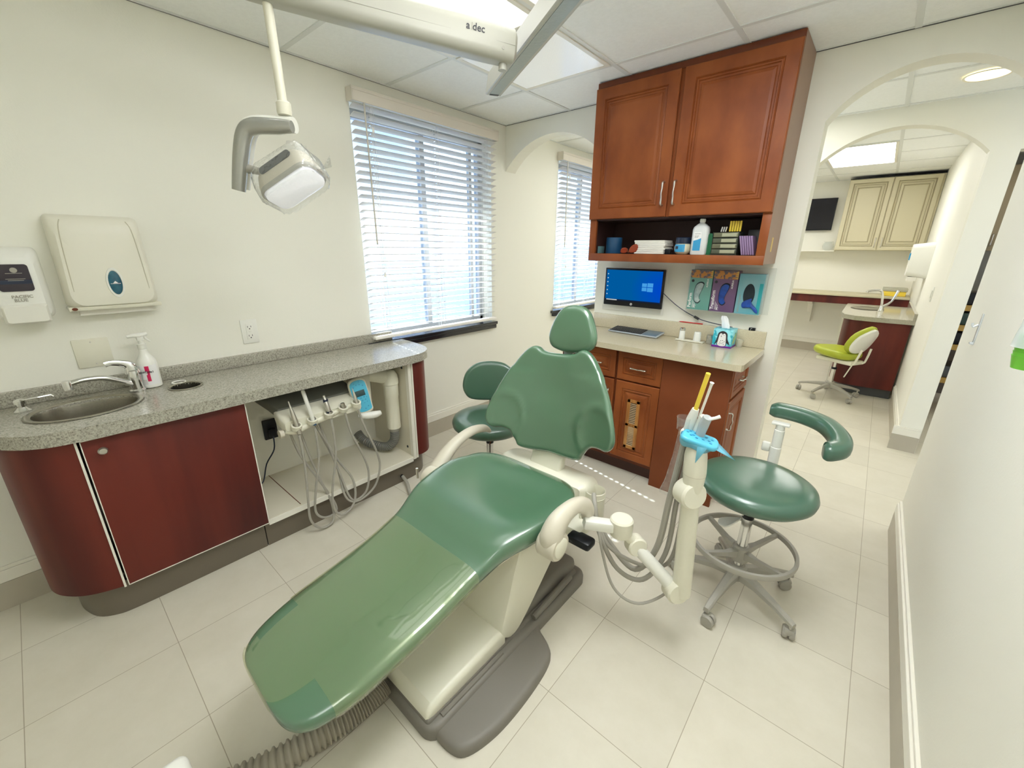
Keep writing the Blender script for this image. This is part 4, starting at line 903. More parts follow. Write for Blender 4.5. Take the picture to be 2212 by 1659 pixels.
# tissue box
tx0, tx1, ty0, ty1, tz0, tz1 = -.690, -.582, 2.69, 2.795, .918, 1.030
t = thing('tissue_box', 'turquoise and purple cube tissue box printed with a penguin', 'tissue box', ((tx0+tx1)/2, (ty0+ty1)/2, tz0))
b_ = MB().box((tx0, ty0, tz0), (tx1, ty1, tz1), .002).build('carton', TURQ, t)
MB().box((tx0-.0008, ty0-.0008, tz0+.001), (tx1+.0008, ty1+.0008, tz0+.012)).build('purple_band', PURP, b_, False)
cx = (tx0+tx1)/2; yy_ = ty0-.0004
MB().prism(crc([(cx-.040, tz0+.014), (cx-.030, tz0+.055), (cx-.024, tz0+.088), (cx, tz0+.101), (cx+.024, tz0+.088), (cx+.030, tz0+.055), (cx+.045, tz0+.022), (cx+.026, tz0+.03), (cx+.024, tz0+.014), (cx-.024, tz0+.014), (cx-.026, tz0+.03)], 4), 1, yy_-.0006, yy_).build('penguin_body', INK, b_, False)
MB().prism(crc([(cx-.020, tz0+.013), (cx-.021, tz0+.05), (cx-.016, tz0+.082), (cx-.005, tz0+.086), (cx, tz0+.078), (cx+.005, tz0+.086), (cx+.016, tz0+.082), (cx+.021, tz0+.05), (cx+.020, tz0+.013)], 4), 1, yy_-.0012, yy_-.0006).build('penguin_front', LABW, b_, False)
m = MB()
for a, b in ((-.012, .03), (-.004, .024), (.006, .028), (.012, .036), (-.008, .04), (.002, .042), (-.014, .02), (.010, .018)): m.box((cx+a, yy_-.0016, tz0+b), (cx+a+.004, yy_-.0012, tz0+b+.004))
m.prism([(cx-.010, tz0+.070), (cx-.003, tz0+.070), (cx-.006, tz0+.064)], 1, yy_-.0016, yy_-.0012).box((cx-.009, yy_-.0016, tz0+.075), (cx-.006, yy_-.0012, tz0+.078)).box((cx+.006, yy_-.0016, tz0+.075), (cx+.009, yy_-.0012, tz0+.078))
m.build('penguin_dots', INK, b_, False)
MB().prism(crc([(ty0+.02, tz0+.03), (ty0+.05, tz0+.025), (ty0+.085, tz0+.07), (ty0+.07, tz0+.09), (ty0+.04, tz0+.06)], 4), 0, tx1, tx1+.0005).build('side_print', mat('lime_print', (.35, .5, .2), .4), b_, False)
cp = V((cx, (ty0+ty1)/2, tz1)); m = MB(); R_ = []
for (w, d_, z, sx, sy) in ((.018, .008, -.006, 0, 0), (.020, .007, .015, -.004, 0), (.017, .005, .035, -.010, .002), (.019, .004, .055, -.016, .0), (.012, .003, .072, -.022, .002)):
    R_.append([cp+V((sx+w*cos(2*pi*k/18)*(1+.25*sin(3*k)), sy+d_*sin(2*pi*k/18)*(1+.5*cos(2*k)), z)) for k in range(18)])
m.rings(R_).build('tissue', TISSUE, t)
tag(MB().lathe([(.015, 0), (.020, .045), (.019, .045), (.014, .002)], (-.558, 2.79, .918), 20).build('plastic_cup', mat('frosted', (.7, .66, .55), .2, alpha=.5), None, True, org=(-.558, 2.79, .918)), 'small frosted plastic cup behind the tissue box at right', 'cup')

# ================================================================= DENTAL CHAIR
CX = -1.0
t = thing('dental_chair', 'green upholstered dental chair reclined in the middle of the room', 'dental chair', (CX, 1.0, 0))
# grey floor base
base = [(-1.26, .50), (-1.24, .497), (-.785, .497), (-.765, .508), (-.755, .523), (-.735, .530), (-.700, .528), (-.675, .530), (-.648, .545), (-.632, .575), (-.613, .66), (-.608, .75), (-.612, .86), (-.625, .95), (-.640, .985), (-.670, 1.01), (-.72, 1.03), (-.742, 1.045), (-.745, 1.07), (-.738, 1.15), (-.736, 1.27), (-.742, 1.30), (-.775, 1.37), (-.83, 1.41), (-.88, 1.42), (-1.20, 1.42), (-1.26, 1.38)]
m = MB()
def infl(L, d):
    n = len(L); o = []
    for i in range(n):
        a = V(L[i-1]); b = V(L[(i+1) % n]); q = (b-a); nn = V((q.y, -q.x)).normalized(); o.append((L[i][0]-nn.x*d, L[i][1]-nn.y*d))
    return o
plate = crc([(-.80, .54), (-.755, .524), (-.700, .524), (-.655, .540), (-.630, .585), (-.613, .66), (-.608, .75), (-.612, .86), (-.625, .95), (-.650, .995), (-.72, 1.03), (-.80, 1.05)], 4)
main = rrect(.51, .922, .05, 5, -.997, .959)
for P_, hz in ((plate, 0), (main, .012)): m.rings([[V((p[0], p[1], z)) for p in infl(P_, d_)] for d_, z in ((0, 0), (0, .020+hz), (.003, .030+hz), (.010, .036+hz), (.022, .038+hz))])
m.build('floor_base', GREYB, t)
m = MB()
for (x0, x1, y0, y1, z1, bv) in ((-1.24, -.775, .512, 1.38, .062, .012), (-1.25, -.79, 1.0, 1.40, .115, .03)): m.box((x0, y0, .036), (x1, y1, z1), bv, seg=3)
m.tube([(-.768, .56, .048), (-.768, .85, .050)], .010, 10).tube([(-.768, 1.04, .06), (-.764, 1.30, .085)], .014, 10)
m.build('base_housing', GREYB, t)
# lower white cover
m = MB(); R_ = []
for (y, z1, hw_) in ((.515, .060, .210), (.522, .085, .217), (.54, .102, .220), (.60, .110, .221), (.86, .122, .221), (.88, .122, .221)):
    R_.append([V((CX+p[0], y, (.045+z1)/2+p[1])) for p in rrect(hw_*2, z1-.045, min(.02, (z1-.045)*.45))])
m.rings(R_).build('base_cover', CREAM, t)
# lift arm cover
m = MB(); prof_ = [(.862, .118), (.885, .075), (.93, .055), (1.00, .10), (1.15, .24), (1.28, .37), (1.33, .45), (1.30, .50), (1.10, .50), (.99, .47), (.94, .38), (.90, .25)]
pc = crc(prof_, 3); R_ = []
for s_, dx in ((.94, -.224), (.985, -.219), (1, -.205), (1, .205), (.985, .219), (.94, .224)):
    R_.append([V((CX+dx, 1.10+(p[0]-1.10)*s_, .28+(p[1]-.28)*s_)) for p in pc])
m.rings(R_).build('lift_cover', CREAM, t)
# under-seat pan
m = MB(); R_ = []
for (y, hw_, z0, z1) in ((.70, .150, .455, .475), (.725, .20, .440, .482), (.80, .222, .430, .50), (.95, .235, .430, .50), (1.10, .235, .445, .49), (1.25, .22, .46, .50), (1.36, .20, .47, .51)):
    R_.append([V((CX+p[0], y, (z0+z1)/2+p[1])) for p in rrect(hw_*2, z1-z0, (z1-z0)*.42)])
m.rings(R_).build('seat_pan', CREAM, t)
# seat and legrest cushion : loft along y
ST = [ # y, half width, z mid-top centre, edge lift, thickness
 (.158, .085, .385, 0, .020), (.164, .125, .390, 0, .040), (.18, .160, .394, .000, .055), (.21, .188, .399, .000, .062), (.26, .207, .408, .000, .066), (.33, .220, .419, .000, .068), (.42, .225, .433, .000, .068), (.52, .228, .449, .000, .068),
 (.62, .230, .468, .004, .070), (.70, .232, .487, .010, .074), (.77, .240, .508, .018, .082), (.82, .252, .530, .026, .090), (.87, .268, .545, .030, .096), (.93, .284, .546, .038, .098), (1.00, .296, .538, .052, .096), (1.07, .304, .530, .062, .096),
 (1.13, .300, .527, .064, .096), (1.17, .288, .529, .058, .094), (1.20, .284, .534, .050, .092), (1.24, .272, .541, .036, .088), (1.28, .245, .544, .022, .082), (1.31, .21, .540, .012, .07), (1.33, .17, .532, .006, .05), (1.338, .12, .522, .003, .03)]
def cush(ST, k=3):
    P, _ = cat([V((a, b, c)) for a, b, c, d_, e in ST], None, k); Q, _ = cat([V((d_, e, 0)) for a, b, c, d_, e in ST], None, k)
    R_ = []
    for p, q in zip(P, Q):
        y, hw_, z = p; el, th = q.x, q.y; ring = []
        n = 28
        for i in range(n):
            a = 2*pi*i/n; c_, s_ = cos(a), sin(a)
            ex = .45
            px = hw_*math.copysign(abs(c_)**ex, c_); pz = (th/2)*math.copysign(abs(s_)**.6, s_)
            uu = abs(px)/hw_
            top = el*(uu**2.2) if s_ > 0 else el*.6*(uu**2)
            ring.append(V((CX+px, y, z-th/2+pz+top)))
        R_.append(ring)
    return MB().rings(R_)
sc = cush(ST).build('seat_cushion', VINYL, t, keep_sharp=80)
# clear plastic sleeve over the foot end
SL = [0, (.156, .088, .388, 0, .026), (.161, .130, .393, 0, .046), (.176, .164, .397, .000, .061)]+[(y, hw_+.0035, z+.0030, el, th+.006) for (y, hw_, z, el, th) in ST if .2 < y < .7]+[(.735, .239, .502, .008, .083)]
mb = cush(SL[1:])
bmesh.ops.delete(mb.bm, geom=[f_ for f_ in mb.bm.faces if (lambda c: ((c.x+.845)/.105)**2+((c.y-.185)/.085)**2 < 1 or ((c.x+1.20)/.06)**2+((c.y-.24)/.10)**2 < 1 or c.y > .745 and c.z > 9)(f_.calc_center_median()) or len(f_.verts) > 4], context='FACES')
o_ = mb.build('clear_sleeve', SLEEVE, t, keep_sharp=80, label='clear plastic toe cover over legrest')
# backrest
BO = V((-.992, 1.46, .855)); BU = V((.985, .13, .05)).normalized(); bt = rad(14)
BV = V((.03, sin(bt), cos(bt))); BV = (BV-BU*BV.dot(BU)).normalized()
half = [(0, .185), (.050, .187), (.080, .194), (.106, .210), (.136, .208), (.172, .180), (.215, .120), (.262, .035), (.298, -.055), (.318, -.130), (.312, -.172), (.282, -.194), (.238, -.192), (.200, -.202), (.172, -.240), (.150, -.268), (.08, -.272), (0, -.266)]
full = [(x_, y_) for x_, y_ in half]+[(-x_, y_) for x_, y_ in reversed(half[1:-1])]
outl = crc(full, 4)
def warp(x_, y_): 
    q = .10*(abs(x_)/.3)**2*(1 if y_ < .1 else .7)
    ridge = .0065*math.exp(-((math.hypot(abs(x_)-.225, (y_+.125)*.8)-.085)/.012)**2)
    return q*.62+ridge-.012*math.exp(-((x_)**2+(y_-.02)**2)/.01)
MB().pad(outl, BO, BU, BV, .052, .020, 0, warp, n_in=22).build('backrest', VINYL, t, keep_sharp=80)
# headrest
HOo = V((-.972, 1.555, 1.140)); hb = rad(8); HV = V((0, sin(hb), cos(hb))); HV = (HV-BU*HV.dot(BU)).normalized()
MB().pad(crc([(0, .108), (.045, .100), (.078, .070), (.104, .012), (.114, -.040), (.098, -.080), (.050, -.100), (0, -.104), (-.050, -.100), (-.098, -.080), (-.114, -.040), (-.104, .012), (-.078, .070), (-.045, .100)], 4), HOo, BU, HV, .060, .028, .006, lambda a, b: .35*a*a/.1*.3, n_in=8).build('headrest', VINYL, t, keep_sharp=80)
MB().box((-.99-.025, 1.540, .98), (-.99+.025, 1.552, 1.10), .004).build('headrest_bar', NICKEL, t)
# back support
m = MB(); R_ = []
for z, y, hw_, dd in ((.50, 1.395, .085, .03), (.56, 1.412, .082, .026), (.64, 1.435, .085, .024), (.72, 1.465, .09, .022), (.84, 1.505, .07, .018)): R_.append([V((-.985+p[0], y+p[1], z)) for p in rrect(hw_*2, dd*2, .012)])
m.rings(R_).build('back_support', CREAM, t)
m = MB(); R_ = []
for (y, z0, z1, hw_) in ((1.335, .47, .515, .22), (1.36, .42, .528, .245), (1.42, .38, .530, .248), (1.47, .38, .515, .235), (1.49, .42, .49, .20)): R_.append([V((-.985+p[0], y, (z0+z1)/2+p[1])) for p in rrect(hw_*2, z1-z0, (z1-z0)*.3)])
m.rings(R_).build('rear_housing', CREAM, t)
# armrests
def armrest(pts, rr, hub, nx, lab):
    a_ = MB().tube(pts, rr, 18, 6, sq=(1.15, .95)).build('armrest', CREAM2, t, label=lab)
    Mx_ = M4.Rotation(pi/2, 3, 'Y')
    c_ = V(hub)
    MB().lathe([(.046, -.036), (.052, -.028), (.052, .030), (.047, .038)], c_, 28, Mx_).build('armrest_hub', CREAM2, t)
    MB().lathe([(.036, 0), (.036, .003), (.030, .006)], c_+V((.0375*nx, 0, 0)), 28, Mx_ if nx > 0 else M4.Rotation(-pi/2, 3, 'Y')).build('hub_cap', CREAM, a_)
armrest([(-.660, .995, .515), (-.660, .985, .545), (-.658, 1.010, .582), (-.655, 1.06, .603), (-.652, 1.125, .600), (-.650, 1.180, .570), (-.650, 1.205, .530), (-.650, 1.205, .505)], [.040, .042, .038, .031, .027, .027, .026, .021], (-.662, .990, .512), 1, 'near armrest swung down')
armrest([(-1.36, 1.02, .47), (-1.375, 1.07, .50), (-1.38, 1.14, .555), (-1.38, 1.22, .595), (-1.38, 1.31, .610), (-1.38, 1.39, .595), (-1.38, 1.43, .565)], [.030, .034, .029, .024, .022, .020, .010], (-1.345, 1.02, .48), -1, 'far armrest')
MB().tube([(-1.415, .985, .47), (-1.415, .985, .52)], .006, 8).build('release_lever', NICKEL, t)
# corrugated umbilical hose
P_, _ = cat([V((-.99, .492, .062)), V((-.988, .42, .050)), V((-1.0, .32, .046)), V((-1.04, .15, .046)), V((-1.13, -.05, .046)), V((-1.35, -.40, .046))], None, 30)
pts_ = []; rr = []; L = 0
N_ = 200
for k in range(N_):
    i = k/(N_-1)*(len(P_)-1); j = int(i); pts_.append(P_[j].lerp(P_[min(j+1, len(P_)-1)], i-j)); rr.append([.031, .040, .0405, .0325][k % 4])
tag(MB().tube(pts_, rr, 20).build('corrugated_hose', mat('hose_beige', (.34, .31, .25), .5), None, True, org=(-1.03, .1, .008), keep_sharp=70), 'thick ribbed grey floor hose running out from under the chair toe', 'hose')
# cable from toe kick to chair
tag(MB().tube([(-2.10, 1.346, .045), (-2.03, 1.33, .03), (-1.90, 1.27, .0125), (-1.60, 1.18, .0125), (-1.27, 1.15, .02)], .011, 10, 6).build('floor_cable', GREYH, None, True, org=(-1.7, 1.2, .002)), 'grey cable leaving the toe kick hole towards the chair', 'cable')
tag(MB().box((-1.055, -.42, 0), (-.74, -.003, .30), .022, None, 4).build('white_pedestal', WHITE, None, True, org=(-.9, -.2, 0)), 'white plastic box corner showing at the bottom edge of the view', 'box')

# ================================================================= ASSISTANT ARM
t = thing('suction_unit', 'cream jointed suction arm mounted on the chair beside the stool', 'suction arm', (-.45, 1.3, .2))
MB().tube([(-.80, 1.40, .44), (-.74, 1.36, .45), (-.68, 1.27, .455)], .035, 12, 3, sq=(1, .6)).box((-.80, 1.18, .40), (-.66, 1.30, .445), .012).build('mounting_bracket', CREAM, t)
MB().box((-.70, 1.14, .405), (-.60, 1.20, .44), .012).build('black_bracket', BLACK, t)
MB().box((-.09, -.022, -.02), (.03, .022, .02), .008, M4.Translation((-.575, 1.225, .495)) @ M4.Rotation(rad(40), 4, 'Z') @ M4.Rotation(rad(8), 4, 'Y')).build('hinge', PWHITE, t)
MB().lathe([(.006, 0), (.006, .003)], (-.585, 1.197, .50), 10, M4.Rotation(pi/2, 3, 'X')).build('hinge_bolt', DGREY, t)
MB().lathe([(.040, -.035), (.043, -.028), (.043, .028), (.038, .034), (.01, .035)], (-.535, 1.262, .492), 28).build('swivel', CREAM, t)
MB().tube([(-.53, 1.262, .475), (-.485, 1.300, .415)], .021, 14).build('upper_link', CREAM, t)
vd = V((.66, -.70, .25)).normalized()
def disc(c, r_, h, ax, name, m_=CREAM):
    ax = V(ax).normalized(); q = ax.to_track_quat('Z', 'Y').to_matrix()
    return MB().lathe([(r_*.86, -h), (r_, -h*.75), (r_, h*.75), (r_*.86, h)], c, 28, q).build(name, m_, t)
disc((-.487, 1.302, .408), .038, .026, (.75, -.62, .1), 'elbow_joint')
MB().tube([(-.480, 1.303, .398), (-.335, 1.335, .272)], [.024, .026], 16).build('lower_link', PWHITE, t)
disc((-.330, 1.338, .268), .045, .030, (.75, -.62, .1), 'base_joint')
MB().tube([(-.312, 1.350, .255), (-.318, 1.345, .40), (-.330, 1.334, .69)], [.034, .033, .030], 20).build('post', CREAM, t)
disc((-.335, 1.330, .688), .048, .034, (.78, -.60, .1), 'head_joint')
MB().tube([(-.328, 1.334, .70), (-.330, 1.333, .77), (-.334, 1.331, .83), (-.334, 1.331, .865)], [.030, .037, .036, .030], 20, 3).build('neck', CREAM, t)
MB().lathe([(.0375, .764), (.0375, .766)], (-.330, 1.333, 0), 24, cap=False).build('neck_seam', CREAM2, t)
# control pad with blue film
PU = V((.95, .24, -.20)).normalized(); PV = V((-.2, .95, .10)); PV = (PV-PU*PV.dot(PU)).normalized(); PN = PU.cross(PV); PC = V((-.333, 1.328, .892))
pd = MB().pad(crc([(-.055, -.012), (-.045, -.034), (0, -.036), (.05, -.034), (.062, 0), (.05, .034), (0, .036), (-.045, .030)], 4), PC, PU, PV, .018, .007).build('control_pad', BLUEF, t, label='control pad under blue film')
m = MB()
for (a, b) in ((-.038, .008), (-.03, .018), (-.026, -.006), (-.014, .014), (-.008, -.012), (.004, .01), (.012, -.008), (.02, .012), (.03, -.004), (.04, .008), (.036, -.016), (-.018, 0)):
    p = PC+PN*.0093+PU*a+PV*b; m.rings([[p+PU*(.0045*cos(k*pi/5))+PV*(.0035*sin(k*pi/5))+PN*h for k in range(10)] for h in (0, .0008)])
m.build('pad_buttons', BLUED, pd)
m = MB(); R_ = []
for k in range(33):
    a = 2*pi*k/32; e = V((.058*cos(a), .036*sin(a), 0)); sk = 1+.08*sin(5*a)
    p = PC+PU*e.x+PV*e.y
    R_.append([p+PN*.002, p-PU*e.x*.03*sk-PV*e.y*.05-PN*(.016+.005*sin(5*a+1)+.010*max(0, cos(a-1.2+pi)))])
m.rings([[q[0] for q in R_], [q[1] for q in R_]], cap=False, closed=False)
m._add([PC+PU*.045-PV*.03+PN*.004, PC+PU*.12-PV*.01-PN*.02, PC+PU*.055+PV*.03+PN*.0], [(0, 1, 2)])
m._add([PC-PV*.034, PC+PU*.03-PV*.038, PC+PU*.015-PV*.042-PN*.065], [(0, 1, 2)])
o = m.build('film_skirt', BLUET, pd, label='loose blue film edge')
md = o.modifiers.new('t', 'SOLIDIFY'); md.thickness = .0006
# holder bracket and instruments behind the pad
MB().box((-.40, 1.338, .875), (-.33, 1.385, .905), .010).build('instrument_holder', CREAM, t)
def inst(pts, rr, m_, name, lab=None): return MB().tube(pts, rr, 12, 3).build(name, m_, t, label=lab)
inst([(-.385, 1.360, .86), (-.372, 1.355, .94), (-.362, 1.350, .985)], [.013, .017, .011], PWHITE, 'suction_valve')
inst([(-.363, 1.350, .98), (-.352, 1.343, 1.04), (-.338, 1.335, 1.115)], [.007, .0072, .0074], YEL, 'suction_tip', 'yellow suction tip')
inst([(-.362, 1.365, .87), (-.345, 1.358, .935), (-.335, 1.352, .965)], [.014, .013, .012], PWHITE, 'saliva_valve')
inst([(-.350, 1.358, .955), (-.337, 1.350, 1.02), (-.327, 1.345, 1.075), (-.325, 1.344, 1.085)], [.004, .004, .0045, .007], WHITE, 'saliva_ejector')
inst([(-.338, 1.345, .885), (-.328, 1.340, .94), (-.318, 1.334, .972)], [.013, .016, .014], mat('syringe_grey', (.42, .45, .46), .25), 'air_water_syringe')
inst([(-.318, 1.334, .965), (-.300, 1.348, .970), (-.288, 1.357, .976)], [.006, .005, .006], PWHITE, 'syringe_lever')
MB().lathe([(.020, 0), (.024, .045)], (-.392, 1.345, .905), 14, cap=False).build('bag_cuff', PLASTIC_CLR, t)
for k, L in enumerate([[(-.385, 1.365, .86), (-.405, 1.36, .62), (-.43, 1.37, .38), (-.50, 1.36, .245), (-.60, 1.33, .33), (-.66, 1.30, .44)],
          [(-.365, 1.370, .86), (-.385, 1.38, .62), (-.40, 1.39, .36), (-.46, 1.35, .225), (-.55, 1.30, .26), (-.63, 1.28, .40), (-.67, 1.30, .50), (-.70, 1.34, .52)],
          [(-.345, 1.375, .87), (-.360, 1.39, .62), (-.375, 1.40, .36), (-.43, 1.40, .27), (-.52, 1.33, .30), (-.60, 1.29, .36), (-.65, 1.30, .45)],
          [(-.335, 1.36, .87), (-.352, 1.385, .60), (-.345, 1.40, .34), (-.36, 1.37, .22), (-.44, 1.28, .17), (-.53, 1.24, .22), (-.60, 1.25, .36), (-.65, 1.29, .46)]]):
    MB().tube(L, [.0115, .0095, .0075, .0055][k], 10, 7).build('tubing', GREYH, t)
m = MB(); R_ = []
for (z, w, x_, y_) in ((.90, .018, -.388, 1.352), (.80, .016, -.398, 1.350), (.70, .019, -.410, 1.352), (.64, .024, -.422, 1.354)): R_.append([V((x_+w*cos(a)*1.0, y_+w*.6*sin(a), z)) for a in [2*pi*k/14 for k in range(14)]])
m.rings(R_, cap=False).build('clear_bag', PLASTIC_CLR, t, label='clear barrier bag round the tubing')
t = thing('cup_holder', 'cream cylinder holder standing behind the near armrest', 'cup holder', (-.72, 1.395, .36))
MB().lathe([(.040, .375), (.043, .38), (.045, .505), (.043, .507), (.040, .500), (.036, .40)], (-.722, 1.392, 0), 28, cap=False).lathe([(.0445, .478), (.0458, .480), (.0445, .482)], (-.722, 1.392, 0), 28, cap=False).lathe([(.01, .376), (.042, .3765)], (-.722, 1.392, 0), 28).build('cylinder', CREAM, t)

# ================================================================= STOOLS
def caster(x_, y_, ang, t, z=0):
    M_ = M4.Translation((x_, y_, 0)) @ M4.Rotation(ang, 4, 'Z')
    c_ = MB()
    for s_ in (-1, 1):
        c_.lathe([(.010, -.009), (.024, -.008), (.0255, -.003), (.0255, .005), (.023, .009), (.006, .010)], (0, 0, 0), 20, M4.Rotation(pi/2, 3, 'Y'))
    b2 = c_.bm; b2.free(); c_.bm = bmesh.new()
    for s_ in (-1, 1): c_.lathe([(.008, -.010), (.023, -.009), (.0255, -.004), (.0255, .004), (.023, .009), (.006, .010)], (s_*.0125, .012, .0260), 20, M4.Rotation(pi/2, 3, 'Y'))
    c_.box((-.020, -.012, .022), (.020, .018, .053), .008).bm.transform(M_)
    o = c_.build('caster', GREYP, t)
    MB().tube([(x_, y_, .045), (x_, y_, .078)], .0055, 8).build('caster_stem', NICKEL, o)
def star_base(t, R_=.26, n=5, a0=0, hub_z=.10, m_=GREYP, tip=.075):
    b = MB().lathe([(.034, hub_z-.03), (.040, hub_z-.02), (.040, hub_z+.03), (.030, hub_z+.04)], (0, 0, 0), 24).build('base_hub', m_, t)
    for k in range(n):
        a = a0+2*pi*k/n; d_ = V((cos(a), sin(a), 0)); s_ = V((-sin(a), cos(a), 0)); m = MB(); Rg = []
        for (q, z, w, h) in ((.02, hub_z+.005, .026, .022), (.10, hub_z+.003, .019, .016), (R_*.75, hub_z-.015, .014, .011), (R_-.01, tip+.010, .013, .010), (R_+.012, tip+.002, .011, .010)):
            Rg.append([d_*q+s_*(w*sx)+V((0, 0, z+h*sz)) for sx, sz in ((-1, -1), (1, -1), (1, .4), (.6, 1), (-.6, 1), (-1, .4))])
        m.rings(Rg).build('leg', m_, t)
        caster(d_.x*R_, d_.y*R_, a+.6*k, t)
def column(t, z0, zm, z1):
    MB().lathe([(.021, z0), (.021, zm)], (0, 0, 0), 22).build('gas_column', CHROME, t)
    MB().lathe([(.023, zm-.004), (.023, zm+.014), (.012, zm+.016)], (0, 0, 0), 22).build('column_collar', BLACK, t)
    MB().lathe([(.012, zm+.01), (.012, z1)], (0, 0, 0), 18).build('piston', CHROME, t)
# right stool, assistant's, with foot ring
t = thing('assistant_stool', 'green round-seat stool with foot ring and curved body rest', 'stool', (-.205, 1.795, 0), local=True)
star_base(t, .262, 5, rad(-99), .115)
column(t, .12, .40, .52)
MB().lathe([(.195, .252), (.207, .252), (.209, .262), (.207, .274), (.195, .274), (.193, .262), (.195, .252)], (0, 0, 0), 64, cap=False).build('foot_ring', GREYP, t)
for k in range(4):
    a = rad(58+90*k); d_ = V((cos(a), sin(a), 0)); s_ = V((-sin(a), cos(a), 0)); Rg = []
    for (q, z, w, h) in ((.02, .220, .016, .018), (.08, .232, .010, .011), (.197, .262, .008, .008)): Rg.append([d_*q+s_*(w*sx)+V((0, 0, z+h*sz)) for sx, sz in ((-1, -1), (1, -1), (1, 1), (-1, 1))])
    MB().rings(Rg).build('ring_spoke', GREYP, t, False)
MB().lathe([(.036, .185), (.038, .19), (.034, .25), (.028, .256)], (0, 0, 0), 22).build('ring_hub', GREYP, t)
MB().lathe([(.05, .497), (.12, .510), (.15, .514)], (0, 0, 0), 28).build('seat_plate', BLACK, t)
MB().lathe([(.10, .512), (.17, .514), (.200, .522), (.217, .539), (.221, .557), (.215, .575), (.195, .588), (.15, .593), (.08, .590), (.0, .588)], (0, 0, 0), 56).build('seat', GVINYL, t, keep_sharp=80)
MB().pad(crc([(0, 0), (.03, .018), (.075, .03), (.095, 0), (.075, -.03), (.03, -.018)], 4), (-.02, -.03, .40), (-.75, -.55, -.35), (.6, -.8, 0), .008, .003).build('height_paddle', WHITE, t)
MB().tube([(-.02, -.02, .41), (0, 0, .47)], .005, 8).build('paddle_rod', WHITE, t)
px, py = .015, .280
MB().tube([(px*.3, py*.45, .500), (px, py*.9, .500), (px, py, .52)], .012, 10, 3).build('rest_bracket', WHITE, t)
MB().lathe([(.022, .49), (.022, .63), (.0205, .632), (.0205, .715), (.018, .716), (.018, .745)], (px, py, 0), 22).build('rest_post', WHITE, t)
MB().box((px-.055, py-.012, .60), (px-.022, py+.012, .645), .007).build('rest_knob', WHITE, t)
MB().box((px-.035, py-.018, .738), (px+.035, py+.018, .750), .004).build('rest_plate', WHITE, t)
def armpad(L, t, hh=.030, ww=.034):
    P, _ = cat([V(p) for p in L], None, 6); Rg = []; n = len(P)
    for i, p in enumerate(P):
        d_ = (P[min(i+1, n-1)]-P[max(i-1, 0)]).normalized(); s_ = V((-d_.y, d_.x, 0)).normalized()
        e = min(i, n-1-i)/2.0; sc_ = 1 if e >= 2 else .62+.19*e
        if e >= 2: sc_ = 1
        Rg.append([p+s_*(ww*sc_*math.copysign(abs(cos(a))**.7, cos(a)))+V((0, 0, hh*sc_*math.copysign(abs(sin(a))**.7, sin(a)))) for a in [2*pi*k/20 for k in range(20)]])
    return MB().rings(Rg).build('body_rest', GVINYL, t, keep_sharp=75)
armpad([(-.045, .345, .780), (.00, .345, .785), (.09, .330, .785), (.170, .290, .778), (.222, .205, .765), (.232, .135, .752), (.205, .095, .745), (.185, .088, .742)], t, .034, .038)
# left stool, operator's, with backrest
t = thing('operator_stool', 'green padded stool with wide rounded backrest by the window wall', 'stool', (-1.61, 1.67, 0), local=True)
star_base(t, .26, 5, rad(15), .115)
column(t, .12, .34, .45)
MB().lathe([(.05, .420), (.12, .427), (.15, .430)], (0, 0, 0), 28).build('seat_plate', BLACK, t)
MB().lathe([(.10, .427), (.16, .429), (.20, .440), (.224, .462), (.228, .484), (.218, .505), (.185, .517), (.12, .519), (.05, .516), (.0, .515)], (0, 0, 0), 56).build('seat', DVINYL, t, keep_sharp=80)
vdr = V((-.665, .747, 0)); su = V((.747, .665, 0))
m = MB().pad(crc([(-.165, -.06), (-.175, 0), (-.15, .075), (-.09, .125), (0, .138), (.09, .125), (.15, .075), (.175, 0), (.165, -.06), (.12, -.105), (0, -.115), (-.12, -.105)], 4), vdr*.19+V((0, 0, .665)), su, V((-.665*.12, .747*.12, .99)), .05, .024, .004, lambda a, b: .9*a*a, n_in=10)
m.build('backrest', DVINYL, t, keep_sharp=80)
MB().tube([vdr*.08+V((0, 0, .40)), vdr*.20+V((0, 0, .395)), vdr*.255+V((0, 0, .45)), vdr*.235+V((0, 0, .60))], .012, 10, 4).build('back_bracket', GREYP, t)
MB().tube([(.05, -.03, .40), (.09, -.10, .385)], .003, 6).tube([(-.05, -.06, .40), (-.07, -.12, .385)], .003, 6).build('adjust_lever', CHROME, t)

# ================================================================= OPERATORY LIGHT
t = thing('operatory_light', 'pale dental lamp on jointed arm hanging from the ceiling track', 'dental light', (-1.62, .70, 2.2))
MB().tube([(-1.62, .70, 2.235), (-1.617, .703, 1.925)], .0145, 18).build('drop_pole', CREAM, t)
MB().lathe([(.021, 1.897), (.023, 1.905), (.0225, 1.932), (.019, 1.936)], (-1.616, .704, 0), 22).build('pole_collar', CREAM, t)
hd = V((.759, .651, 0))
P0 = V((-1.616, .704, 1.868))
L = [P0+hd*.028, P0-hd*.02, P0-hd*.10+V((0, 0, .0)), P0-hd*.135+V((0, 0, -.022)), P0-hd*.160+V((0, 0, -.09)), P0-hd*.188+V((0, 0, -.195))]
m = MB().tube(L, [.028, .031, .033, .034, .032, .028], 20, 7, sq=(1, .85)); m.build('curved_arm', PWHITE, t)
L2 = [p+V((.018, -.017, -.010)) for p in L]
MB().tube(L2, [.018, .024, .026, .026, .025, .021], 16, 7).build('arm_inset', mat('silver_grey', (.42, .42, .39), .12, metal=.6), t, label='glossy silver underside of arm')
jb = P0-hd*.150+V((.01, -.01, -.135))
MB().tube([jb, jb+hd*.03+V((.006, -.006, -.006)), jb+hd*.055+V((.01, -.01, -.012))], [.015, .013, .010], 14, 3).build('ball_joint', GREYP, t)
HC = V((-1.612, .692, 1.704))
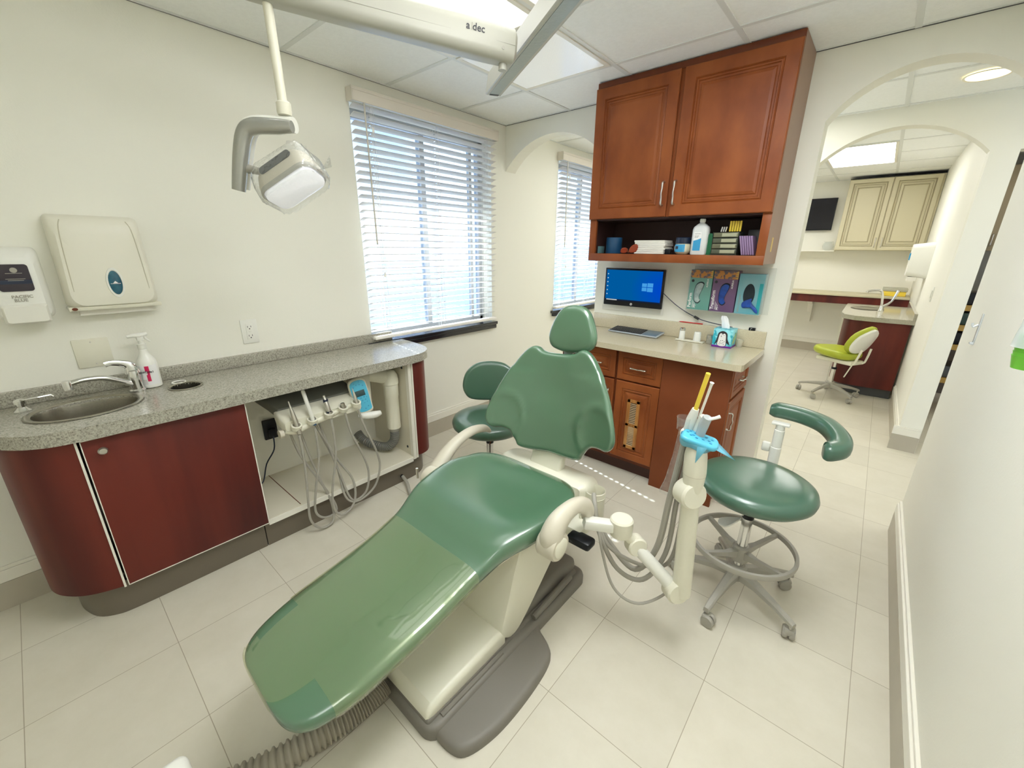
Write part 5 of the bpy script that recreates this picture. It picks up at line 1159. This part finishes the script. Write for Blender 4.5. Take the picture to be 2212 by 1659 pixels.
ha = rad(30); HU = (hd*cos(ha)+V((0, 0, sin(ha)))).normalized()
tow = V((.651, -.759, 0)); HNn = (hd*.46+V((0, 0, -.78))+tow*.34).normalized(); HNn = (HNn-HU*HNn.dot(HU)).normalized(); HW = HNn.cross(HU).normalized()
def hring(h, a, b, r_): return [HC+HNn*h+HU*p[0]+HW*p[1] for p in rrect(a, b, r_, 6)]
MB().rings([hring(-.060, .10, .05, .02), hring(-.055, .15, .085, .03), hring(-.030, .190, .115, .038), hring(.005, .205, .130, .040), hring(.024, .205, .132, .040)]).build('lamp_head', CREAM2, t)
MB().rings([hring(.024, .208, .135, .041), hring(.034, .209, .136, .041), hring(.040, .200, .128, .038), hring(.036, .196, .124, .036)], cap=False).build('lamp_bezel', GREYP, t)
MB().rings([hring(.030, .196, .124, .036), hring(.046, .190, .118, .035), hring(.054, .16, .09, .03)]).build('lamp_glass', mat('lamp_white', (.86, .86, .90), .12, coat=.5, bump=.8, bscale=35, emis=((.9, .92, 1), .12)), t)
ct = HC-HNn*.012
MB().rings([[ct-HNn*.018-HW*(.0585+h)*1.0+HU*p[0]+HNn*p[1] for p in rrect(.125, .026, .0125, 6)] for h in (-.004, .004)]).build('head_slot', DGREY, t)
MB().rings([[ct-HNn*.018+HW*(.0585+h)+HU*p[0]+HNn*p[1] for p in rrect(.125, .026, .0125, 6)] for h in (-.004, .004)]).build('head_slot', DGREY, t)
m = MB(); rr_ = []
for h, s_ in ((-.066, .9), (-.04, 1.04), (0.0, 1.08), (.04, 1.07), (.060, .98)):
    rr_.append([HC+HNn*(h+.004*sin(k*2.3+h*90))+HU*p[0]*s_*(1+.02*sin(k*1.9+h*50))+HW*p[1]*s_*(1+.03*cos(k*1.3+h*70)) for k, p in enumerate(rrect(.208, .136, .035, 6))])
m.rings(rr_, cap=False)
m._add([HC+HU*.105+HNn*.02-HW*.02, HC+HU*.165+HNn*.02+HW*.01, HC+HU*.150+HNn*.05-HW*.0, HC+HU*.105+HNn*.05+HW*.03], [(0, 1, 2, 3)])
m._add([HC+HU*.04-HNn*.045, HC+HU*.075-HNn*.09+HW*.01, HC+HU*.10-HNn*.075-HW*.01, HC+HU*.085-HNn*.03], [(0, 1, 2, 3)])
o = m.build('clear_cover', PLASTIC_CLR, t, label='wrinkled clear barrier bag')
# flex arm and rigid channel
A0 = V((-1.22, 1.40, 2.19)); A1 = V((-1.67, .61, 2.255))
d_ = (A1-A0).normalized(); sd_ = d_.cross(V((0, 0, 1))).normalized(); up_ = sd_.cross(d_)
m = MB(); Rg = []
for q, w, h in ((-.01, .038, .044), (0, .046, .054), (.10, .048, .056), (.80, .044, .050), (.92, .040, .046)): Rg.append([A0+d_*q+sd_*p[0]+up_*p[1] for p in rrect(w*2, h*2, .030, 6)])
m.rings(Rg).build('spring_arm', ARMC, t)
m = MB()
for s_ in (-1, 1): m.box((-.0006, -.0006, -.0006), (.0006, .0006, .0006))
m = MB().tube([A0+d_*.0+sd_*.0466*-1-up_*.006, A0+d_*.93-sd_*.0452-up_*.006], .0012, 5).tube([A0+sd_*.0466-up_*.006, A0+d_*.93+sd_*.0452-up_*.006], .0012, 5)
m.build('arm_seam', GREYP, t)
side = -sd_ if (-sd_).dot(V((0, 0, 0))-A0) > 0 else sd_
o3 = A0+d_*.185+side*.0485+up_*.006
text('a dec', .032, o3, -d_, up_, INK, t, name='arm_lettering', bold=.0003)
MB().tube([o3-d_*.0215+up_*.0, o3-d_*.0215+up_*.021], .0012, 5).build('caduceus_mark', GINK, t)
MB().lathe([(.006, 0), (.006, .002)], A0+d_*.045+side*.046-up_*.022, 12, side.to_track_quat('Z', 'Y').to_matrix()).build('arm_screw', GREYP, t)
# channel
B0 = V((-1.655, 1.765, 2.262)); bd = V((.858, -.514, 0)).normalized(); bs_ = V((.514, .858, 0)).normalized(); up = V((0, 0, 1))
MB().rings([[B0+bd*(q+(.05 if p[1] > 0 and q < .01 else 0))+bs_*p[0]+up*p[1] for p in ((-.036, -.052), (.036, -.052), (.040, -.048), (.040, .022), (.028, .035), (-.028, .035), (-.040, .022), (-.040, -.048))] for q in (0, 1.3)]).build('channel_arm', ARMC, t, False)
ci = MB().rings([[B0+bd*q+bs_*p[0]+up*p[1] for p in ((-.024, -.0535), (.024, -.0535), (.024, -.0515), (-.024, -.0515))] for q in (.004, 1.3)]).build('channel_insert', mat('silver_strip', (.30, .34, .33), .3, metal=.4, bump=.4, bscale=60), t, False)
MB().rings([[B0+bd*q+bs_*p[0]+up*p[1] for p in ((-.022, -.0545), (.022, -.0545), (.022, -.0535), (-.022, -.0535))] for q in (.004, .022)]).build('end_clip', BLACK, ci, False)
MB().lathe([(.045, 2.28), (.045, 2.418), (.09, 2.419), (.09, 2.4235)], (B0.x+bd.x*1.2, B0.y+bd.y*1.2, 0), 24).build('ceiling_mount', CREAM, t)
MB().tube([A0+d_*.03-up_*.075, A0+d_*.03+up_*.05], .016, 14).build('pivot_post', ARMC, t)

# ================================================================= RIGHT WALL ITEMS
t = thing('clear_hook', 'clear plastic adhesive hook on the right wall', 'hook', (XR, 2.52, 1.12))
MB().box((XR-.003, 2.505, 1.125), (XR-.0002, 2.535, 1.245), .001).tube([(XR-.004, 2.52, 1.20), (XR-.018, 2.52, 1.19), (XR-.022, 2.52, 1.205)], .004, 8, 3).box((XR-.012, 2.505, 1.118), (XR-.0002, 2.535, 1.126), .002).build('hook_body', mat('frost', (.62, .66, .70), .15), t)
CYX, CYY = XR-.047, 1.49
t = thing('cup_dispenser', 'clear wall cup dispenser with bright green cups at the right edge', 'cup dispenser', (XR, CYY, 1.2))
MB().lathe([(.030, 1.385), (.034, 1.65)], (CYX, CYY, 0), 24, cap=False).build('clear_tube', PLASTIC_CLR, t)
MB().lathe([(.040, 1.272), (.032, 1.37), (.036, 1.382), (.034, 1.386)], (CYX, CYY, 0), 24, cap=False).box((XR-.018, CYY-.02, 1.29), (XR-.0004, CYY+.02, 1.6), .003).build('clear_skirt', mat('frost2', (.7, .74, .74), .15, alpha=.55), t)
for k in range(6):
    tag(MB().lathe([(.0275, .0), (.0325, .028), (.0335, .030), (.0315, .030), (.0265, .002)], (CYX, CYY, 1.222+.0095*k), 24).build('green_cup', LIMEC, None, True, org=(CYX, CYY, 1.222+.0095*k)), 'bright green plastic cup nested at the foot of the clear dispenser', 'cup', 'green cups in the dispenser')

# ================================================================= FAR ROOM
t = thing('cream_cabinet', 'antique cream wall cabinet with two panel doors in the far room', 'cabinet', (-.1, 7.7, 1.49))
FY = 7.52
MB().box((-.545, FY, 1.495), (.366, 7.848, 2.385)).build('carcass', ANTIQUE, t, False)
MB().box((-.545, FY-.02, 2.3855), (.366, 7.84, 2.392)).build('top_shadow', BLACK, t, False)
for x0, hx in ((-.545, -.130), (-.096, -.062)):
    pr = [(0, .016), (.004, .02), (.045, .02), (.052, .012), (.062, .018), (.075, .012), (.10, .017), (.105, .011), (.115, .016)]
    d_ = panel_door(.441, .88, .02, Mx(x0, FY, 1.50), pr).build('door', ANTIQUE, t, False)
    m = MB()
    for ins in (.050, .073, .103):
        for a, b in (((ins, ins), (.441-ins, ins+.003)), ((ins, .88-ins-.003), (.441-ins, .88-ins)), ((ins, ins), (ins+.003, .88-ins)), ((.441-ins-.003, ins), (.441-ins, .88-ins))): m.box((x0+a[0], FY-.0195, 1.5+a[1]), (x0+b[0], FY-.0165, 1.5+b[1]))
    m.build('glaze_lines', ANTIQUED, d_, False)
    handle((hx, FY-.018, 1.65), (hx, FY-.018, 1.54), (0, -1, 0), NICKEL, d_)
tag(MB().box((-1.6, 7.60, 1.478), (-.55, 7.848, 1.492), .002).build('white_shelf', FWALL, None, True, org=(-1.0, 7.7, 1.48)), 'white wall shelf left of the cream cabinet', 'shelf')
t = thing('fish_bowl', 'small round glass bowl on the white shelf', 'bowl', (-.64, 7.70, 1.492)); MB().lathe([(.03, .0005), (.055, .02), (.068, .055), (.06, .09), (.045, .105), (.055, .12)], (-.64, 7.70, 1.4925), 24, cap=False).build('bowl', mat('bowl_glass', (.6, .65, .62), .05, alpha=.35, spec=.9), t)
t = thing('wall_tv', 'black flat screen on the far wall left of the cream cabinet', 'television', (-.83, 7.80, 1.75))
MB().box((-1.02, 7.77, 1.77), (-.655, 7.80, 2.20), .004).build('bezel', BLACK, t); MB().box((-1.008, 7.769, 1.785), (-.667, 7.771, 2.188)).build('screen', mat('tv_screen', (.002, .002, .01), .12), t, False); MB().box((-.9, 7.80, 1.9), (-.8, 7.848, 2.0)).build('bracket', BLACK, t, False)
t = thing('counter_shelf', 'long cream counter with red-brown apron along the far wall', 'counter', (-.4, 7.6, .75))
MB().box((-1.7, 7.35, .895), (.368, 7.848, .925), .003).build('top', ANTIQUE, t); MB().box((-1.7, 7.37, .79), (.368, 7.39, .895)).build('apron', MAHOG, t, False)
m = MB().prism([(7.84, .45), (7.80, .45), (7.79, .60), (7.72, .72), (7.50, .79), (7.84, .79)], 0, -.72, -.66); m.build('corbel', FWALL, t, False)
t = thing('sharps_case', 'yellow plastic case with clear lid on the far counter', 'case', (.21, 7.55, .926))
MB().box((.09, 7.46, .926), (.32, 7.64, .985), .006).build('tray', YEL, t); MB().box((.08, 7.45, .985), (.33, 7.65, 1.03), .006).build('lid', mat('case_lid', (.5, .5, .40), .2, alpha=.6), t)
t = thing('far_sink_cabinet', 'mahogany sink cabinet with rounded front beside far right wall', 'cabinet', (.1, 6.2, 0))
curve_strip([(-.19, 6.9), (-.195, 6.2), (-.19, 5.90), (-.15, 5.72), (-.08, 5.66), (.05, 5.64), (.354, 5.66)], .10, .80, MAHOG, 'panel', t)
curve_strip([(-.13, 6.9), (-.13, 6.0), (-.09, 5.75), (.05, 5.70), (.353, 5.705)], 0, .099, DGREY, 'toe_kick', t)
MB().box((-.20, 5.66, .10), (-.194, 5.70, .80)).build('edge_strip', WTRIM, t, False)
m = MB(); m.rings([[V((*p, z)) for p in [(-.225, 6.92), (-.225, 5.85), (-.19, 5.68), (-.10, 5.60), (.05, 5.58), (.369, 5.59), (.369, 6.92)]] for z in (.80, .845)]); m.build('top', mat('pale_granite', (.42, .40, .32), .12, col2=(.34, .32, .26), vscale=150), t, False)
MB().box((.345, 5.59, .8455), (.3695, 6.92, .91)).build('backsplash', mat('pale_granite', (.4, .4, .3)), t, False)
MB().lathe([(.15, .8455), (.155, .850), (.13, .850), (.12, .846)], (-.02, 6.45, 0), 30, sy=1.3).build('sink_rim', STEEL, t)
t = thing('far_faucet', 'chrome tall faucet on the far mahogany sink cabinet', 'faucet', (.10, 6.25, .845))
MB().lathe([(.028, 0), (.022, .02), (.02, .06)], (.10, 6.25, .846), 18).tube([(.10, 6.25, .88), (.08, 6.25, 1.02), (.05, 6.25, 1.07), (-.04, 6.26, 1.06), (-.06, 6.26, 1.04)], .012, 10, 4).build('spout', CHROME, t)
MB().tube([(.11, 6.25, .90), (.17, 6.24, .96), (.20, 6.24, 1.08)], [.016, .010, .014], 10, 3).build('lever', CHROME, t)
t = thing('far_towel_dispenser', 'white rounded towel dispenser on the far right wall', 'towel dispenser', (.36, 6.3, 1.25))
m = MB(); m.rings([[V((.3695-x_, 6.15+p[0], 1.40+p[1])) for p in rrect(.30-x_*.2, .36-x_*.3, .05)] for x_ in (0, .10, .14, .16)]); m.build('housing', WHITE, t)
MB().box((.20, 6.08, 1.40), (.212, 6.16, 1.47), .004).build('window', BLUED, t)
MB().box((.23, 6.03, 1.195), (.30, 6.27, 1.235)).build('paper_towel', PAPER, t, False)
t = thing('light_switch', 'white switch plate on the white alcove wall past the arch', 'switch', (.37, 4.9, 1.1)); MB().box((.364, 4.86, 1.09), (.3695, 4.94, 1.21), .002).build('plate', WHITE, t); MB().box((.360, 4.885, 1.12), (.364, 4.915, 1.18), .001).build('rocker', PWHITE, t)
# lime chair
t = thing('lime_chair', 'lime green task chair with white back shell by the far sink cabinet', 'chair', (-.15, 5.42, 0), local=True); t.rotation_euler = (0, 0, rad(-28))
star_base(t, .27, 5, rad(200), .115)
column(t, .12, .30, .42)
MB().box((-.15, -.10, .385), (.20, .10, .425), .012).build('seat_mechanism', CREAM, t)
m = MB().pad(crc([(-.20, -.06), (-.215, 0), (-.20, .06), (-.12, .15), (0, .19), (.12, .18), (.19, .10), (.20, 0), (.19, -.10), (.12, -.18), (0, -.19), (-.12, -.15)], 3), (-.02, 0, .475), (1, 0, -.06), (0, 1, 0), .075, .035, .006, lambda a, b: .5*b*b, n_in=6); m.build('seat', LIME, t, keep_sharp=80)
MB().pad(crc([(-.17, -.05), (-.15, .09), (0, .17), (.15, .09), (.17, -.05), (.11, -.12), (0, -.14), (-.11, -.12)], 3), (.185, 0, .63), (0, 1, 0), (.38, 0, .92), .05, .022, .0, lambda a, b: -.8*a*a, n_in=6).build('backrest', LIME, t, keep_sharp=80)
MB().pad(crc([(-.155, -.04), (-.135, .08), (0, .155), (.135, .08), (.155, -.04), (.10, -.11), (0, -.125), (-.10, -.11)], 3), (.212, 0, .620), (0, 1, 0), (.38, 0, .92), .03, .012, .0, lambda a, b: -.8*a*a, n_in=6).build('back_shell', WHITE, t, keep_sharp=80)
for s_ in (-1, 1): MB().tube([(.10, s_*.07, .405), (.20, s_*.08, .40), (.225, s_*.08, .46), (.245, s_*.07, .56)], .010, 8, 3).build('back_bracket', CREAM, t)
MB().tube([(.20, -.08, .40), (.16, -.09, .26)], .006, 8).build('tilt_lever', CREAM, t)
# store room seen past the pillar
t = thing('store_cabinet', 'brown wall cabinet glimpsed in the slot right of the pillar', 'cabinet', (.9, 7.0, 1.5)); MB().box((.50, 6.6, 1.50), (1.7, 7.0, 2.30), .003).build('body', mat('tan_wood', (.30, .24, .15), .5), t); handle((.80, 6.6, 1.66), (.80, 6.6, 1.55), (0, -1, 0), NICKEL, t)
t = thing('store_counter', 'dark counter with equipment glimpsed in the slot right of the pillar', 'counter', (.9, 7.0, .9)); MB().box((.50, 6.3, .86), (1.8, 7.0, .90), .003).build('top', WHITE, t); MB().box((.50, 6.35, 0), (1.8, 7.0, .86)).build('body', mat('taupe_cab', (.16, .13, .10), .5), t, False)
SHB = mat('oak_shelf', (.45, .28, .06), .5)
t = thing('shelf_rack', 'wooden rack of dark bins glimpsed right of the pillar', 'shelf', (.9, 5.9, 0))
for z in (.3, .62, .80, .98): MB().box((.50, 5.5, z), (1.5, 5.9, z+.05)).build('shelf', SHB, t, False)
for x_ in (.52, 1.46): MB().box((x_, 5.5, 0), (x_+.03, 5.9, 1.05)).build('upright', SHB, t, False)
for k, z in enumerate((.351, .671, .851, 1.031)): tag(MB().box((.60, 5.52, z), (1.3, 5.85, z+.11), .01).build('dark_bin', [DGREY, BLACK, mat('dark_green_bin', (.02, .05, .04), .5), BLACK][k], None, True, org=(.95, 5.7, z)), ['dark grey bin on the lowest rack shelf right of the pillar', 'black bin on the second rack shelf right of the pillar', 'dark green bin on the third rack shelf right of the pillar', 'black case on top of the rack right of the pillar'][k], 'bin', 'bins on the rack')
